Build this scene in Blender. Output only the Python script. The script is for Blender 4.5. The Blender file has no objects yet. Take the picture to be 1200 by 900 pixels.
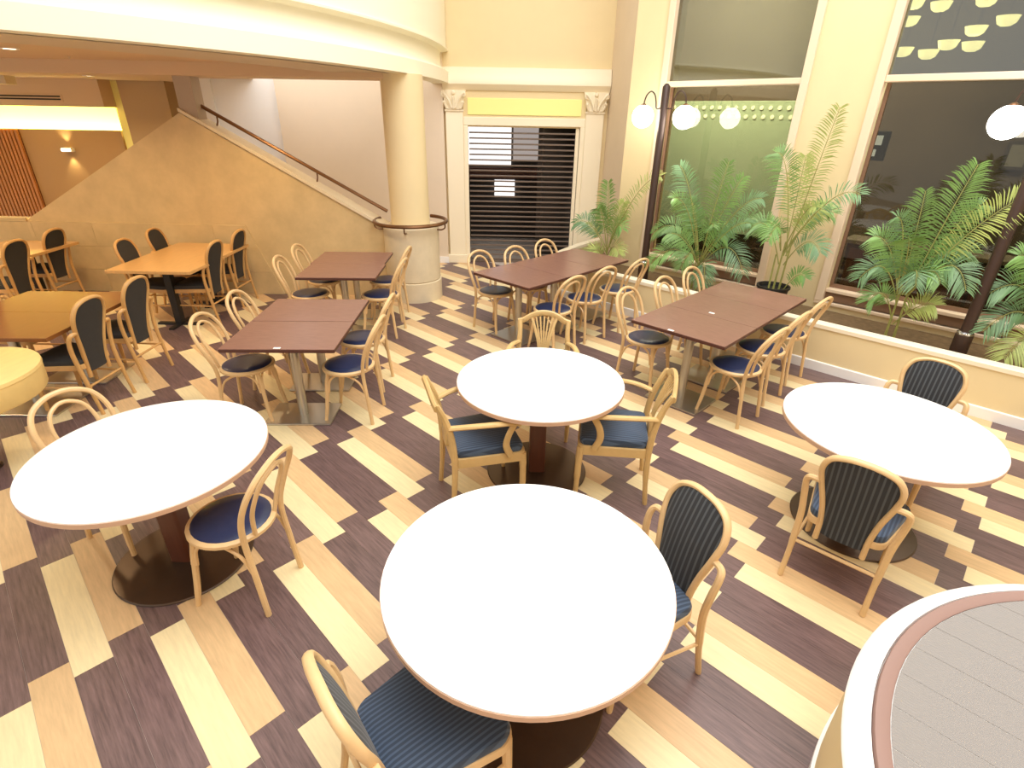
import bpy, bmesh, math, random
from mathutils import Vector, Matrix
C = bpy.context.scene.collection
scene = bpy.context.scene
R = math.radians
random.seed(7)

# ------------------------------------------------------------------ camera, light, exposure
CAM_H = 2.283
pitch, roll = 0.463502, -0.018335
cam_d = bpy.data.cameras.new('camera'); cam = bpy.data.objects.new('camera', cam_d); C.objects.link(cam)
cam_d.sensor_fit = 'HORIZONTAL'; cam_d.sensor_width = 36.0; cam_d.lens = 628.61/1200*36.0
cam_d.clip_start = 0.05; cam_d.clip_end = 200
_f = Vector((0, math.cos(pitch), -math.sin(pitch))); _r = Vector((1, 0, 0)); _d = _f.cross(_r)
_rr = _r*math.cos(roll) + _d*math.sin(roll); _dd = -_r*math.sin(roll) + _d*math.cos(roll)
M = Matrix((( _rr.x, -_dd.x, -_f.x, 0), (_rr.y, -_dd.y, -_f.y, 0), (_rr.z, -_dd.z, -_f.z, CAM_H), (0, 0, 0, 1)))
cam.matrix_world = M
scene.camera = cam

world = bpy.data.worlds.new('world'); scene.world = world; world.use_nodes = True
bg = world.node_tree.nodes['Background']
bg.inputs[0].default_value = (1.0, 0.97, 0.92, 1); bg.inputs[1].default_value = 1.0

def area(name, loc, size, power, color, rot=(0, 0, 0), sy=None, spread=None):
    l = bpy.data.lights.new(name, 'AREA'); l.energy = power; l.color = color
    l.shape = 'RECTANGLE'; l.size = size; l.size_y = sy or size
    if spread: l.spread = spread
    o = bpy.data.objects.new(name, l); o.location = loc; o.rotation_euler = rot; C.objects.link(o); return o
area('skylight', (1.6, 2.6, 6.6), 5.5, 590, (0.98, 0.98, 0.98), (0, 0, 0), 7.5)
area('stair_fill', (-3.35, 7.66, 3.45), 3.3, 36, (1.0, 0.98, 0.98), (R(74), 0, 0), 0.9)  # unseen fill above the beam, added to brighten the stair wall

vs = scene.view_settings
vs.view_transform = 'Standard'; vs.look = 'None'; vs.gamma = 1.0; vs.use_curve_mapping = False
vs.exposure = 0.0
scene.cycles.max_bounces = 8
scene.cycles.diffuse_bounces = 5
scene.cycles.sample_clamp_indirect = 8.0

# ------------------------------------------------------------------ ground grid (plank directions)
YAW = -0.7702184
U = Vector((math.cos(YAW), math.sin(YAW))); V = Vector((-U.y, U.x))
def uv(u, v, z=0.0):
    p = U*u + V*v
    return Vector((p.x, p.y, z))
def rotz(vec):  # angle of a 2D vector
    return math.atan2(vec.y, vec.x)

# ------------------------------------------------------------------ materials
def lin(c):
    return tuple((x/255/12.92) if x/255 <= 0.04045 else ((x/255+0.055)/1.055)**2.4 for x in c)
MATS = {}
def mat(name, rgb, rough=0.5, metal=0.0, spec=0.5, noise=0.0, nscale=8.0, stretch=(1, 1, 1), bump=0.0, emit=0.0, rnd=0.0, coat=0.0):
    if name in MATS: return MATS[name]
    m = bpy.data.materials.new(name); m.use_nodes = True
    nt = m.node_tree; b = nt.nodes['Principled BSDF']
    col = lin(rgb)
    b.inputs['Base Color'].default_value = (*col, 1)
    b.inputs['Roughness'].default_value = rough; b.inputs['Metallic'].default_value = metal
    b.inputs['Specular IOR Level'].default_value = spec
    if coat: b.inputs['Coat Weight'].default_value = coat; b.inputs['Coat Roughness'].default_value = 0.12
    if emit:
        b.inputs['Emission Color'].default_value = (*col, 1); b.inputs['Emission Strength'].default_value = emit
    if noise or bump or rnd:
        tc = nt.nodes.new('ShaderNodeTexCoord'); mp = nt.nodes.new('ShaderNodeMapping')
        mp.inputs['Scale'].default_value = stretch
        nt.links.new(tc.outputs['Object'], mp.inputs['Vector'])
        vec = mp.outputs['Vector']
        oi = nt.nodes.new('ShaderNodeObjectInfo')
        if rnd:
            ad = nt.nodes.new('ShaderNodeVectorMath'); ad.operation = 'ADD'
            ml = nt.nodes.new('ShaderNodeMath'); ml.operation = 'MULTIPLY'; ml.inputs[1].default_value = 37.0
            nt.links.new(oi.outputs['Random'], ml.inputs[0])
            nt.links.new(vec, ad.inputs[0]); nt.links.new(ml.outputs[0], ad.inputs[1]); vec = ad.outputs[0]
        nz = nt.nodes.new('ShaderNodeTexNoise'); nz.inputs['Scale'].default_value = nscale; nz.inputs['Detail'].default_value = 5
        nz.inputs['Roughness'].default_value = 0.65
        nt.links.new(vec, nz.inputs['Vector'])
        mr = nt.nodes.new('ShaderNodeMapRange')
        mr.inputs['From Min'].default_value = 0.3; mr.inputs['From Max'].default_value = 0.7
        mr.inputs['To Min'].default_value = 1-noise; mr.inputs['To Max'].default_value = 1+noise*0.6
        nt.links.new(nz.outputs['Fac'], mr.inputs['Value'])
        fac = mr.outputs['Result']
        if rnd:
            m2 = nt.nodes.new('ShaderNodeMapRange'); m2.inputs['To Min'].default_value = 1-rnd; m2.inputs['To Max'].default_value = 1+rnd*0.5
            nt.links.new(oi.outputs['Random'], m2.inputs['Value'])
            mm = nt.nodes.new('ShaderNodeMath'); mm.operation = 'MULTIPLY'
            nt.links.new(fac, mm.inputs[0]); nt.links.new(m2.outputs['Result'], mm.inputs[1]); fac = mm.outputs[0]
        sc = nt.nodes.new('ShaderNodeVectorMath'); sc.operation = 'SCALE'; sc.inputs[0].default_value = col
        nt.links.new(fac, sc.inputs['Scale']); nt.links.new(sc.outputs[0], b.inputs['Base Color'])
        if bump:
            bp = nt.nodes.new('ShaderNodeBump'); bp.inputs['Strength'].default_value = bump; bp.inputs['Distance'].default_value = 0.004
            nt.links.new(nz.outputs['Fac'], bp.inputs['Height']); nt.links.new(bp.outputs['Normal'], b.inputs['Normal'])
    MATS[name] = m
    return m
def stripes(name, base, line, scale, axis='X', width=0.5, rough=0.75):
    m = bpy.data.materials.new(name); m.use_nodes = True
    nt = m.node_tree; b = nt.nodes['Principled BSDF']; b.inputs['Roughness'].default_value = rough
    b.inputs['Specular IOR Level'].default_value = 0.25
    b.inputs['Sheen Weight'].default_value = 0.15
    tc = nt.nodes.new('ShaderNodeTexCoord'); sx = nt.nodes.new('ShaderNodeSeparateXYZ')
    nt.links.new(tc.outputs['Object'], sx.inputs[0])
    mu = nt.nodes.new('ShaderNodeMath'); mu.operation = 'MULTIPLY'; mu.inputs[1].default_value = 2*math.pi*scale
    nt.links.new(sx.outputs[axis], mu.inputs[0])
    sn = nt.nodes.new('ShaderNodeMath'); sn.operation = 'SINE'; nt.links.new(mu.outputs[0], sn.inputs[0])
    mr = nt.nodes.new('ShaderNodeMapRange'); mr.interpolation_type = 'SMOOTHSTEP'
    mr.inputs['From Min'].default_value = width-0.35; mr.inputs['From Max'].default_value = width+0.35
    nt.links.new(sn.outputs[0], mr.inputs['Value'])
    mx = nt.nodes.new('ShaderNodeMix'); mx.data_type = 'RGBA'
    mx.inputs[6].default_value = (*lin(base), 1); mx.inputs[7].default_value = (*lin(line), 1)
    nt.links.new(mr.outputs[0], mx.inputs[0]); nt.links.new(mx.outputs[2], b.inputs['Base Color'])
    MATS[name] = m
    return m
def glass_mat(name, tint, refl):
    m = bpy.data.materials.new(name); m.use_nodes = True; nt = m.node_tree
    for n in list(nt.nodes): nt.nodes.remove(n)
    out = nt.nodes.new('ShaderNodeOutputMaterial'); t = nt.nodes.new('ShaderNodeBsdfTransparent'); g = nt.nodes.new('ShaderNodeBsdfGlossy')
    t.inputs[0].default_value = (*lin(tint), 1); g.inputs['Roughness'].default_value = 0.02
    mx = nt.nodes.new('ShaderNodeMixShader'); lw = nt.nodes.new('ShaderNodeLayerWeight'); lw.inputs[0].default_value = 0.2
    mr = nt.nodes.new('ShaderNodeMapRange'); mr.inputs['To Min'].default_value = refl; mr.inputs['To Max'].default_value = min(1, refl+0.55)
    nt.links.new(lw.outputs['Fresnel'], mr.inputs['Value']); nt.links.new(mr.outputs[0], mx.inputs[0])
    nt.links.new(t.outputs[0], mx.inputs[1]); nt.links.new(g.outputs[0], mx.inputs[2]); nt.links.new(mx.outputs[0], out.inputs[0])
    MATS[name] = m
    return m

m_pale = mat('plank_pale', (236, 216, 168), 0.40, noise=0.10, nscale=5, stretch=(1.2, 12, 1), rnd=0.06, bump=0.02)
m_tan = mat('plank_tan', (220, 184, 136), 0.40, noise=0.14, nscale=5, stretch=(1.2, 12, 1), rnd=0.08, bump=0.02)
m_dark = mat('plank_dark', (116, 92, 89), 0.36, noise=0.45, nscale=6, stretch=(1.0, 14, 1), rnd=0.14, bump=0.04)
m_grout = mat('floor_joint', (196, 182, 170), 0.8)
m_wall = mat('paint_cream', (232, 212, 166), 0.7, noise=0.02, nscale=3)
m_wall2 = mat('paint_tan', (226, 208, 184), 0.75, noise=0.02, nscale=3)
m_trim = mat('paint_ivory', (246, 234, 206), 0.5)
m_white = mat('paint_white', (244, 242, 238), 0.5)
m_fascia = mat('paint_fascia', (246, 240, 214), 0.6)
m_soffit = mat('paint_soffit', (206, 188, 160), 0.7)
m_ceil = mat('paint_ceiling', (214, 186, 150), 0.75)
m_stone = mat('limestone', (212, 186, 138), 0.55, noise=0.12, nscale=3.5, rnd=0.05, bump=0.03)
m_stone2 = mat('limestone_pale', (224, 208, 176), 0.55, noise=0.08, nscale=5)
m_yellow = mat('paint_yellow', (250, 246, 160), 0.6)
m_lam = mat('white_laminate', (252, 251, 248), 0.35)
m_edge = mat('beige_edge_band', (205, 168, 140), 0.5)
m_brown = mat('brown_laminate', (138, 100, 86), 0.24, noise=0.12, nscale=6, stretch=(2, 14, 1))
m_brown_edge = mat('brown_edge', (84, 48, 38), 0.45)
m_oak = mat('honey_wood', (212, 166, 106), 0.3, noise=0.10, nscale=5, stretch=(12, 1.5, 1))
m_oak_refl = mat('amber_wood_refl', (134, 84, 42), 0.28, noise=0.10, nscale=5, stretch=(12, 1.5, 1))  # wood darkened in its colour for the reflection on the left edge tables
m_drum = mat('pale_veneer', (232, 200, 130), 0.4, noise=0.08, nscale=4, stretch=(6, 1, 1))
m_beech = mat('beech', (224, 188, 136), 0.38, noise=0.08, nscale=10)
m_beech2 = mat('beech_honey', (206, 160, 98), 0.38, noise=0.10, nscale=10)
m_ash = mat('ash_frame', (206, 172, 114), 0.38, noise=0.10, nscale=10)
m_navy = mat('navy_vinyl', (42, 50, 80), 0.28, noise=0.10, nscale=60)
m_navy_s = stripes('navy_striped_vinyl', (34, 42, 60), (62, 78, 108), 45, 'Y', 0.1, 0.5)
m_blue_s = stripes('blue_striped_seat', (54, 66, 84), (76, 92, 114), 58, 'X', 0.2, 0.6)
m_char_s = stripes('charcoal_striped_back', (46, 47, 50), (80, 83, 86), 38, 'X', 0.45, 0.8)
m_char = mat('charcoal_cloth', (52, 50, 48), 0.8, noise=0.1, nscale=40)
m_black = mat('black_metal', (26, 24, 24), 0.45)
m_post = mat('dark_walnut', (92, 52, 36), 0.35, noise=0.15, nscale=6, stretch=(8, 8, 1))
m_base = mat('bronze_plate', (84, 66, 52), 0.3, metal=0.6, noise=0.12, nscale=4)
m_steel = mat('brushed_steel', (196, 190, 178), 0.28, metal=0.9)
m_chrome = mat('chrome', (220, 220, 220), 0.15, metal=1.0)
m_bronze = mat('bronze_rail', (120, 84, 54), 0.35, metal=0.7)
m_pole = mat('brown_pole', (66, 48, 40), 0.4, metal=0.3)
m_globe = mat('opal_glass_lit', (255, 250, 236), 0.4, emit=16.0)
m_bowl = mat('bowl_lit', (255, 242, 205), 0.4, emit=7.0)
m_dl = mat('downlight_lit', (255, 236, 200), 0.4, emit=9.0)
m_deck = mat('ribbed_grey', (150, 144, 139), 0.7)
m_pink = mat('pink_stone', (152, 122, 112), 0.6)
m_soil = mat('soil', (120, 96, 66), 0.95, noise=0.3, nscale=20)
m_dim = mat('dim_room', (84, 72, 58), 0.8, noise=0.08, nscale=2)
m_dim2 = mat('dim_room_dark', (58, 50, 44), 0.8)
m_green = mat('green_board', (150, 168, 138), 0.6)
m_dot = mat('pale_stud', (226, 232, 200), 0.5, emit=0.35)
m_framew = mat('window_trim', (236, 212, 182), 0.5)
m_framed = mat('window_brown', (136, 104, 80), 0.5)
m_slat = mat('blind_slat', (112, 96, 84), 0.35)
m_sky = mat('bright_window', (250, 250, 250), 0.5, emit=1.3)
m_slatw = mat('cedar_slat', (184, 122, 66), 0.5)
m_leaf = mat('leaf_green', (122, 160, 84), 0.45, noise=0.2, nscale=6, rnd=0.25)
m_leaf2 = mat('leaf_yellow', (170, 182, 100), 0.45, noise=0.2, nscale=6, rnd=0.2)
m_leaf3 = mat('leaf_blue_green', (112, 148, 98), 0.45, noise=0.2, nscale=6, rnd=0.25)
m_stem = mat('palm_stem', (150, 150, 80), 0.6, noise=0.2, nscale=20)
m_pot = mat('black_pot', (24, 24, 24), 0.5)
g_low = glass_mat('glass_low', (200, 196, 182), 0.045)
g_up = glass_mat('glass_up', (170, 172, 150), 0.20)

# ------------------------------------------------------------------ mesh helpers
def mesh_from_bm(name, bm, smooth=False):
    me = bpy.data.meshes.new(name)
    bmesh.ops.recalc_face_normals(bm, faces=bm.faces)
    bm.to_mesh(me); bm.free()
    if smooth:
        for p in me.polygons: p.use_smooth = True
        try: me.set_sharp_from_angle(angle=R(40))
        except Exception: pass
    return me
def obj(name, bm, m, parent=None, smooth=True):
    me = mesh_from_bm(name, bm, smooth) if isinstance(bm, bmesh.types.BMesh) else bm
    if m is not None and not me.materials: me.materials.append(m)
    o = bpy.data.objects.new(name, me); C.objects.link(o)
    if parent is not None: o.parent = parent
    return o
def tag(o, label=None, cat=None, group=None, kind=None):
    if label: o['label'] = label
    if cat: o['category'] = cat
    if group: o['group'] = group
    if kind: o['kind'] = kind
    return o
def thing(name, label, cat, loc=(0, 0, 0), rz=0.0, group=None):
    o = bpy.data.objects.new(name, None); C.objects.link(o); o.empty_display_size = 0.1
    o.location = loc; o.rotation_euler = (0, 0, rz)
    return tag(o, label, cat, group)
def structure(name, bm, m, label=None, parent=None, smooth=False):
    o = obj(name, bm, m, parent, smooth)
    if parent is None: o['kind'] = 'structure'
    if label: o['label'] = label
    return o
def empty_structure(name, label, loc=(0, 0, 0), rz=0):
    o = bpy.data.objects.new(name, None); C.objects.link(o); o.location = loc; o.rotation_euler = (0, 0, rz)
    o['kind'] = 'structure'; o['label'] = label
    return o
def copy_tree(o, parent=None):
    c = o.copy(); C.objects.link(c)
    if parent is not None: c.parent = parent
    for ch in list(KIDS.get(o.name, [])) or [x for x in o.children]:
        copy_tree(ch, c)
    return c
KIDS = {}
def nb(): return bmesh.new()
def box(bm, x0, x1, y0, y1, z0, z1, bev=0.0, mtx=None):
    vs_ = [bm.verts.new((x, y, z)) for x in (x0, x1) for y in (y0, y1) for z in (z0, z1)]
    if mtx is not None:
        for v in vs_: v.co = mtx @ v.co
    i = [(0, 1, 3, 2), (4, 6, 7, 5), (0, 4, 5, 1), (2, 3, 7, 6), (0, 2, 6, 4), (1, 5, 7, 3)]
    fs = [bm.faces.new([vs_[k] for k in q]) for q in i]
    if bev:
        es = list({e for f in fs for e in f.edges})
        bmesh.ops.bevel(bm, geom=es, offset=bev, segments=2, affect='EDGES', profile=0.5)
    return bm
def prism(bm, pts, z0, z1, bev=0.0):
    a = [bm.verts.new((p[0], p[1], z0)) for p in pts]; b = [bm.verts.new((p[0], p[1], z1)) for p in pts]
    n = len(pts)
    f0 = bm.faces.new(a[::-1]); f1 = bm.faces.new(b)
    for i in range(n): bm.faces.new((a[i], a[(i+1) % n], b[(i+1) % n], b[i]))
    if bev:
        bmesh.ops.bevel(bm, geom=list(f1.edges), offset=bev, segments=2, affect='EDGES', profile=0.5)
    return bm
def wallprism(bm, pts, y0, y1):
    """polygon in XZ extruded along Y"""
    a = [bm.verts.new((p[0], y0, p[1])) for p in pts]; b = [bm.verts.new((p[0], y1, p[1])) for p in pts]
    n = len(pts); bm.faces.new(a); bm.faces.new(b[::-1])
    for i in range(n): bm.faces.new((a[i], b[i], b[(i+1) % n], a[(i+1) % n]))
    return bm
def strip_along(bm, path, prof, closed_prof=True):
    """sweep a vertical profile [(offset to the left, z)] along an XY path (mitred)"""
    n = len(path); rings = []
    for i, p in enumerate(path):
        p = Vector(p[:2])
        a = Vector(path[max(i-1, 0)][:2]); b = Vector(path[min(i+1, n-1)][:2])
        d1 = (p-a).normalized() if i > 0 else (b-p).normalized(); d2 = (b-p).normalized() if i < n-1 else d1
        n1 = Vector((-d1.y, d1.x)); n2 = Vector((-d2.y, d2.x)); nn = (n1+n2).normalized()
        k = 1/max(0.3, nn.dot(n1))
        rings.append([bm.verts.new((p.x+nn.x*o*k, p.y+nn.y*o*k, z)) for o, z in prof])
    m_ = len(prof)
    for i in range(n-1):
        for j in range(m_ if closed_prof else m_-1):
            bm.faces.new((rings[i][j], rings[i+1][j], rings[i+1][(j+1) % m_], rings[i][(j+1) % m_]))
    if closed_prof:
        bm.faces.new(rings[0]); bm.faces.new(rings[-1][::-1])
    return bm
def cr(pts, n=6, closed=False):
    pts = [Vector(p) for p in pts]; out = []
    N = len(pts)
    rng = range(N if closed else N-1)
    for i in rng:
        p0 = pts[(i-1) % N] if closed or i > 0 else pts[0]*2-pts[1]
        p1 = pts[i]; p2 = pts[(i+1) % N]
        p3 = pts[(i+2) % N] if closed or i < N-2 else pts[-1]*2-pts[-2]
        for k in range(n):
            t = k/n
            out.append(0.5*((2*p1)+(-p0+p2)*t+(2*p0-5*p1+4*p2-p3)*t*t+(-p0+3*p1-3*p2+p3)*t**3))
    if not closed: out.append(pts[-1])
    return out
def tube(bm, pts, r, n=8, closed=False, flat=(1, 1)):
    pts = [Vector(p) for p in pts]; N = len(pts); rings = []
    t0 = (pts[1]-pts[0]).normalized()
    up = Vector((0, 0, 1)) if abs(t0.z) < 0.9 else Vector((1, 0, 0))
    s = t0.cross(up).normalized()
    for i, p in enumerate(pts):
        if closed: t = (pts[(i+1) % N]-pts[i-1]).normalized()
        else: t = (pts[min(i+1, N-1)]-pts[max(i-1, 0)]).normalized()
        s = (s-t*s.dot(t)).normalized(); u_ = s.cross(t)
        rr = r[i] if isinstance(r, (list, tuple)) else r
        rings.append([bm.verts.new(p+s*math.cos(2*math.pi*k/n)*rr*flat[0]+u_*math.sin(2*math.pi*k/n)*rr*flat[1]) for k in range(n)])
    for i in range(N if closed else N-1):
        a, b = rings[i], rings[(i+1) % N]
        for k in range(n): bm.faces.new((a[k], a[(k+1) % n], b[(k+1) % n], b[k]))
    if not closed:
        bm.faces.new(rings[0][::-1]); bm.faces.new(rings[-1])
    return bm
def lathe(bm, prof, n=32, cx=0, cy=0):
    """prof [(r,z)] ; r=0 makes a pole"""
    rings = []
    for r, z in prof:
        if r < 1e-6: rings.append([bm.verts.new((cx, cy, z))])
        else: rings.append([bm.verts.new((cx+r*math.cos(2*math.pi*k/n), cy+r*math.sin(2*math.pi*k/n), z)) for k in range(n)])
    for a, b in zip(rings, rings[1:]):
        for k in range(n):
            k2 = (k+1) % n
            if len(a) == 1 and len(b) == 1: continue
            if len(a) == 1: bm.faces.new((a[0], b[k], b[k2]))
            elif len(b) == 1: bm.faces.new((a[k], a[k2], b[0]))
            else: bm.faces.new((a[k], a[k2], b[k2], b[k]))
    return bm
def sphere(bm, c, r, n=20, m_=12, zs=1.0):
    prof = [(r*math.sin(math.pi*i/m_), c[2]-r*zs*math.cos(math.pi*i/m_)) for i in range(m_+1)]
    prof[0] = (0, prof[0][1]); prof[-1] = (0, prof[-1][1])
    return lathe(bm, prof, n, c[0], c[1])
def rrect(w, d, r, n=5, squash=None):
    pts = []
    for cx, cy, a0 in ((w/2-r, d/2-r, 0), (-w/2+r, d/2-r, 90), (-w/2+r, -d/2+r, 180), (w/2-r, -d/2+r, 270)):
        for k in range(n+1):
            a = R(a0+90*k/n); pts.append((cx+r*math.cos(a), cy+r*math.sin(a)))
    return pts

# ================================================================== SETTING
# ---- floor with separate planks
floor_bm = nb(); prism(floor_bm, [(-9.5, -3), (6.5, -3), (6.5, 12), (-9.5, 12)], -0.12, -0.002)
floor = structure('floor', floor_bm, m_grout, 'floor of pale, tan and dark wood-look planks laid in diagonal staggered strips')
W = 0.15003; V0 = 1.56069; LEN = 6.11*W; UP0 = -4.22*W; UT0 = -4.95*W
plank_me = {}
for key, mm in (('pale', m_pale), ('tan', m_tan), ('dark', m_dark)):
    b = nb(); box(b, 0.0006, LEN-0.0006, 0.0006, W-0.0006, -0.004, 0.0)
    me = mesh_from_bm('plank', b); me.materials.append(mm); plank_me[key] = me
cell = []
def in_region(c):
    if c.y > 9.45: return False
    if c.dot(V.to_3d()) > 5.95 and c.x > 0.6: return False
    if c.x < -1.75 and c.y > 7.7: return False
    if c.x < -8.6: return False
    return True
for k in range(-62, 32):
    for n in range(-4, 14):
        u0 = (UP0 if k % 2 == 0 else UT0) - LEN*n
        c = uv(u0+LEN/2, V0+W*(k+0.5))
        if not in_region(c): continue
        # view test
        d = Vector((c.x, c.y, -CAM_H)); dep = d.dot(_f)
        if dep < 0.25: continue
        px = d.dot(_rr)/dep*628.6; py = d.dot(_dd)/dep*628.6
        if abs(px) > 760 or abs(py) > 610: continue
        light = ((k//2) + n + 1) % 2 == 0
        key = ('pale' if k % 2 == 0 else 'tan') if light else 'dark'
        seen = 0.0
        for a_ in (0.02, 0.2, 0.4, 0.6, 0.8, 0.98):
            for c_ in (0.1, 0.5, 0.9):
                q_ = uv(u0+LEN*a_, V0+W*(k+c_)); d = Vector((q_.x, q_.y, -CAM_H)); dp = d.dot(_f)
                if dp > 0.2 and abs(d.dot(_rr)/dp*628.6) < 600 and abs(d.dot(_dd)/dp*628.6) < 450: seen += CAM_H/dp**3
        cell.append((-seen, u0, V0+W*k, key))
cell.sort()
near, rest = cell[:300], cell[300:]
for e, u0, v0_, key in near:
    o = bpy.data.objects.new('plank', plank_me[key]); C.objects.link(o); o.parent = floor
    p = uv(u0, v0_); o.location = p; o.rotation_euler = (0, 0, YAW)
fb = nb()
for e, u0, v0_, key in rest:
    g = 0.0006; n0 = len(fb.faces)
    prism(fb, [(u0+g, v0_+g), (u0+LEN-g, v0_+g), (u0+LEN-g, v0_+W-g), (u0+g, v0_+W-g)], -0.004, 0.0)
    fb.faces.ensure_lookup_table()
    for f in fb.faces[n0:]: f.material_index = ('pale', 'tan', 'dark').index(key)
fme = mesh_from_bm('far_planks', fb)
for mm in (m_pale, m_tan, m_dark): fme.materials.append(mm)
far = bpy.data.objects.new('far_planks', fme); C.objects.link(far); far.parent = floor; far['kind'] = 'stuff'
far.rotation_euler = (0, 0, YAW)

# ---- window wall (plane v = 6.7, facing the camera), recesses for two windows
VW = 6.70
def wseg(bm, u0, u1, v0, v1, z0, z1, bev=0):
    mtx = Matrix(((U.x, V.x, 0, 0), (U.y, V.y, 0, 0), (0, 0, 1, 0), (0, 0, 0, 1)))
    return box(bm, u0, u1, v0, v1, z0, z1, bev, mtx)
WT = 6.4  # top of atrium walls
Z_SILL, Z_TR = 0.60, 2.66
wins = [(-3.97, -2.33), (-1.63, 1.3)]
b = nb()
wseg(b, -4.47, wins[0][0], VW, VW+0.3, 0.0, WT); wseg(b, wins[0][1], wins[1][0], VW, VW+0.3, 0.0, WT); wseg(b, wins[1][1], 4.2, VW, VW+0.3, 0.0, WT)
for a, c in wins:
    wseg(b, a, c, VW, VW+0.3, 0.0, 0.46); wseg(b, a, c, VW, VW+0.3, 5.2, WT)
structure('wall_right', b, m_wall, 'cream wall with two tall windows behind the palm planter')
for i, (a, c) in enumerate(wins):
    w = empty_structure('window_%d' % (i+1), ('tall dark window behind the palms nearer the shuttered door', 'wide tall dark window at the right behind the palms')[i])
    b = nb(); wseg(b, a-0.05, a+0.035, VW-0.035, VW+0.06, 0.46, 5.2, 0.008); wseg(b, c-0.035, c+0.05, VW-0.035, VW+0.06, 0.46, 5.2, 0.008)
    wseg(b, a-0.05, c+0.05, VW-0.03, VW+0.05, 0.425, 0.46, 0.006)
    obj('window_frame', b, m_framew, w, False)
    b = nb(); wseg(b, a+0.035, c-0.035, VW-0.02, VW+0.06, Z_TR-0.03, Z_TR+0.03, 0.006); obj('transom', b, m_framew, w, False)
    b = nb(); wseg(b, a+0.035, c-0.035, VW+0.0, VW+0.14, 0.565, 0.60, 0.005); obj('window_sill', b, m_framew, w, False)
    b = nb(); wseg(b, a+0.035, c-0.035, VW+0.03, VW+0.14, 0.46, 0.565); obj('apron_board', b, m_framed, w, False)
    b = nb(); wseg(b, a+0.035, c-0.035, VW+0.10, VW+0.13, 0.60, 0.645); wseg(b, a+0.035, a+0.07, VW+0.09, VW+0.13, 0.645, Z_TR-0.03); wseg(b, c-0.07, c-0.035, VW+0.09, VW+0.13, 0.645, Z_TR-0.03)
    obj('pane_channel', b, m_framed, w, False)
    b = nb(); wseg(b, a+0.035, c-0.035, VW+0.11, VW+0.118, 0.61, Z_TR-0.03); obj('pane', b, g_low, w, False)
    b = nb(); wseg(b, a+0.035, c-0.035, VW+0.04, VW+0.048, Z_TR+0.03, 5.2); obj('pane', b, g_up, w, False)

# dim room beyond the windows
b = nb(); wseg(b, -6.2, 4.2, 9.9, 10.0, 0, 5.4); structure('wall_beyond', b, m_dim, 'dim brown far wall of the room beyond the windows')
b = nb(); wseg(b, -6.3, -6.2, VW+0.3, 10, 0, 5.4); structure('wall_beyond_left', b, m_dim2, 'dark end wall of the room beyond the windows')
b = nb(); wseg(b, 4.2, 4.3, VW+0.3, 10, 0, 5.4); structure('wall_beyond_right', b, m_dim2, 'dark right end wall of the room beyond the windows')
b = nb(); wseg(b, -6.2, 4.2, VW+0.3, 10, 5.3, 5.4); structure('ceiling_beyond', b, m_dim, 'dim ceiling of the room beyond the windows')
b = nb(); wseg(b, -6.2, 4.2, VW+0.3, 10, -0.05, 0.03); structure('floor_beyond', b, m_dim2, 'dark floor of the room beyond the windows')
# green board with two rows of studs
gb = thing('display_board', 'large pale green board with two rows of pale studs seen through the left window', 'board', uv(-4.15, 9.6, 0))
mU = Matrix.Rotation(YAW, 4, 'Z')
gb.rotation_euler = (0, 0, YAW)
b = nb(); box(b, -1.95, 1.25, 0, 0.05, 0.5, 2.56, 0.006); obj('panel', b, m_green, gb, False)
dme = None
for r_, zz in enumerate((2.46, 2.33)):
    for i in range(22):
        if dme is None:
            b = nb(); lathe(b, [(0.0, -0.014), (0.03, -0.012), (0.033, 0.0)], 10); dme = mesh_from_bm('stud', b, True); dme.materials.append(m_dot)
        o = bpy.data.objects.new('stud', dme); C.objects.link(o); o.parent = gb
        o.location = (-1.85+0.14*i+0.05*r_, -0.001, zz); o.rotation_euler = (R(-90), 0, 0)
p_ = uv(-4.4, 8.3, 4.6); area('board_fill', p_, 1.8, 700, (1.0, 0.98, 0.85), (R(38), 0, YAW), 0.6)  # unseen fill added to brighten the green board
p_ = uv(0.6, 8.0, 5.1); area('back_room_fill', p_, 2.0, 220, (0.95, 1.0, 0.80), (0, 0, YAW), 0.8)  # unseen fill added to lift the dark panes of the right window
# inside furnishings seen dimly through the right window
sh = thing('sideboard', 'long dark low sideboard dimly seen through the right window behind the palms', 'sideboard', uv(-0.6, 8.6, 0.03), YAW)
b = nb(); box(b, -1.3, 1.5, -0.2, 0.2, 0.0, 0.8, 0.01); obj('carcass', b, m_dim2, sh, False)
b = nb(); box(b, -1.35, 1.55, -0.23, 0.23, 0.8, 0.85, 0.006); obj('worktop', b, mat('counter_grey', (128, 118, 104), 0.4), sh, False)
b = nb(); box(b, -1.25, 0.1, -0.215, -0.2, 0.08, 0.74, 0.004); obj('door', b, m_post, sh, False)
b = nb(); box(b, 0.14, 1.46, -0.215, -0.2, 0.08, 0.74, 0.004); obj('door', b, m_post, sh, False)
pf = thing('picture_frame', 'small dark framed picture on the far wall at the right edge behind the glass', 'picture', uv(-0.62, 9.88, 1.93), YAW)
b = nb(); box(b, -0.13, 0.13, -0.03, 0.0, -0.17, 0.17, 0.006); obj('frame', b, m_dim2, pf, False)
b = nb(); box(b, -0.09, 0.09, -0.035, -0.03, -0.13, 0.13); obj('print', b, mat('grey_print', (120, 116, 108), 0.7), pf, False)
sg = thing('light_box', 'small black box with a glowing pale blue face beside the window pillar', 'sign', uv(-1.93, 8.5, 1.85), YAW)
b = nb(); box(b, -0.13, 0.13, -0.03, 0.05, 0, 0.34, 0.008); obj('housing', b, m_black, sg, False)
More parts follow.
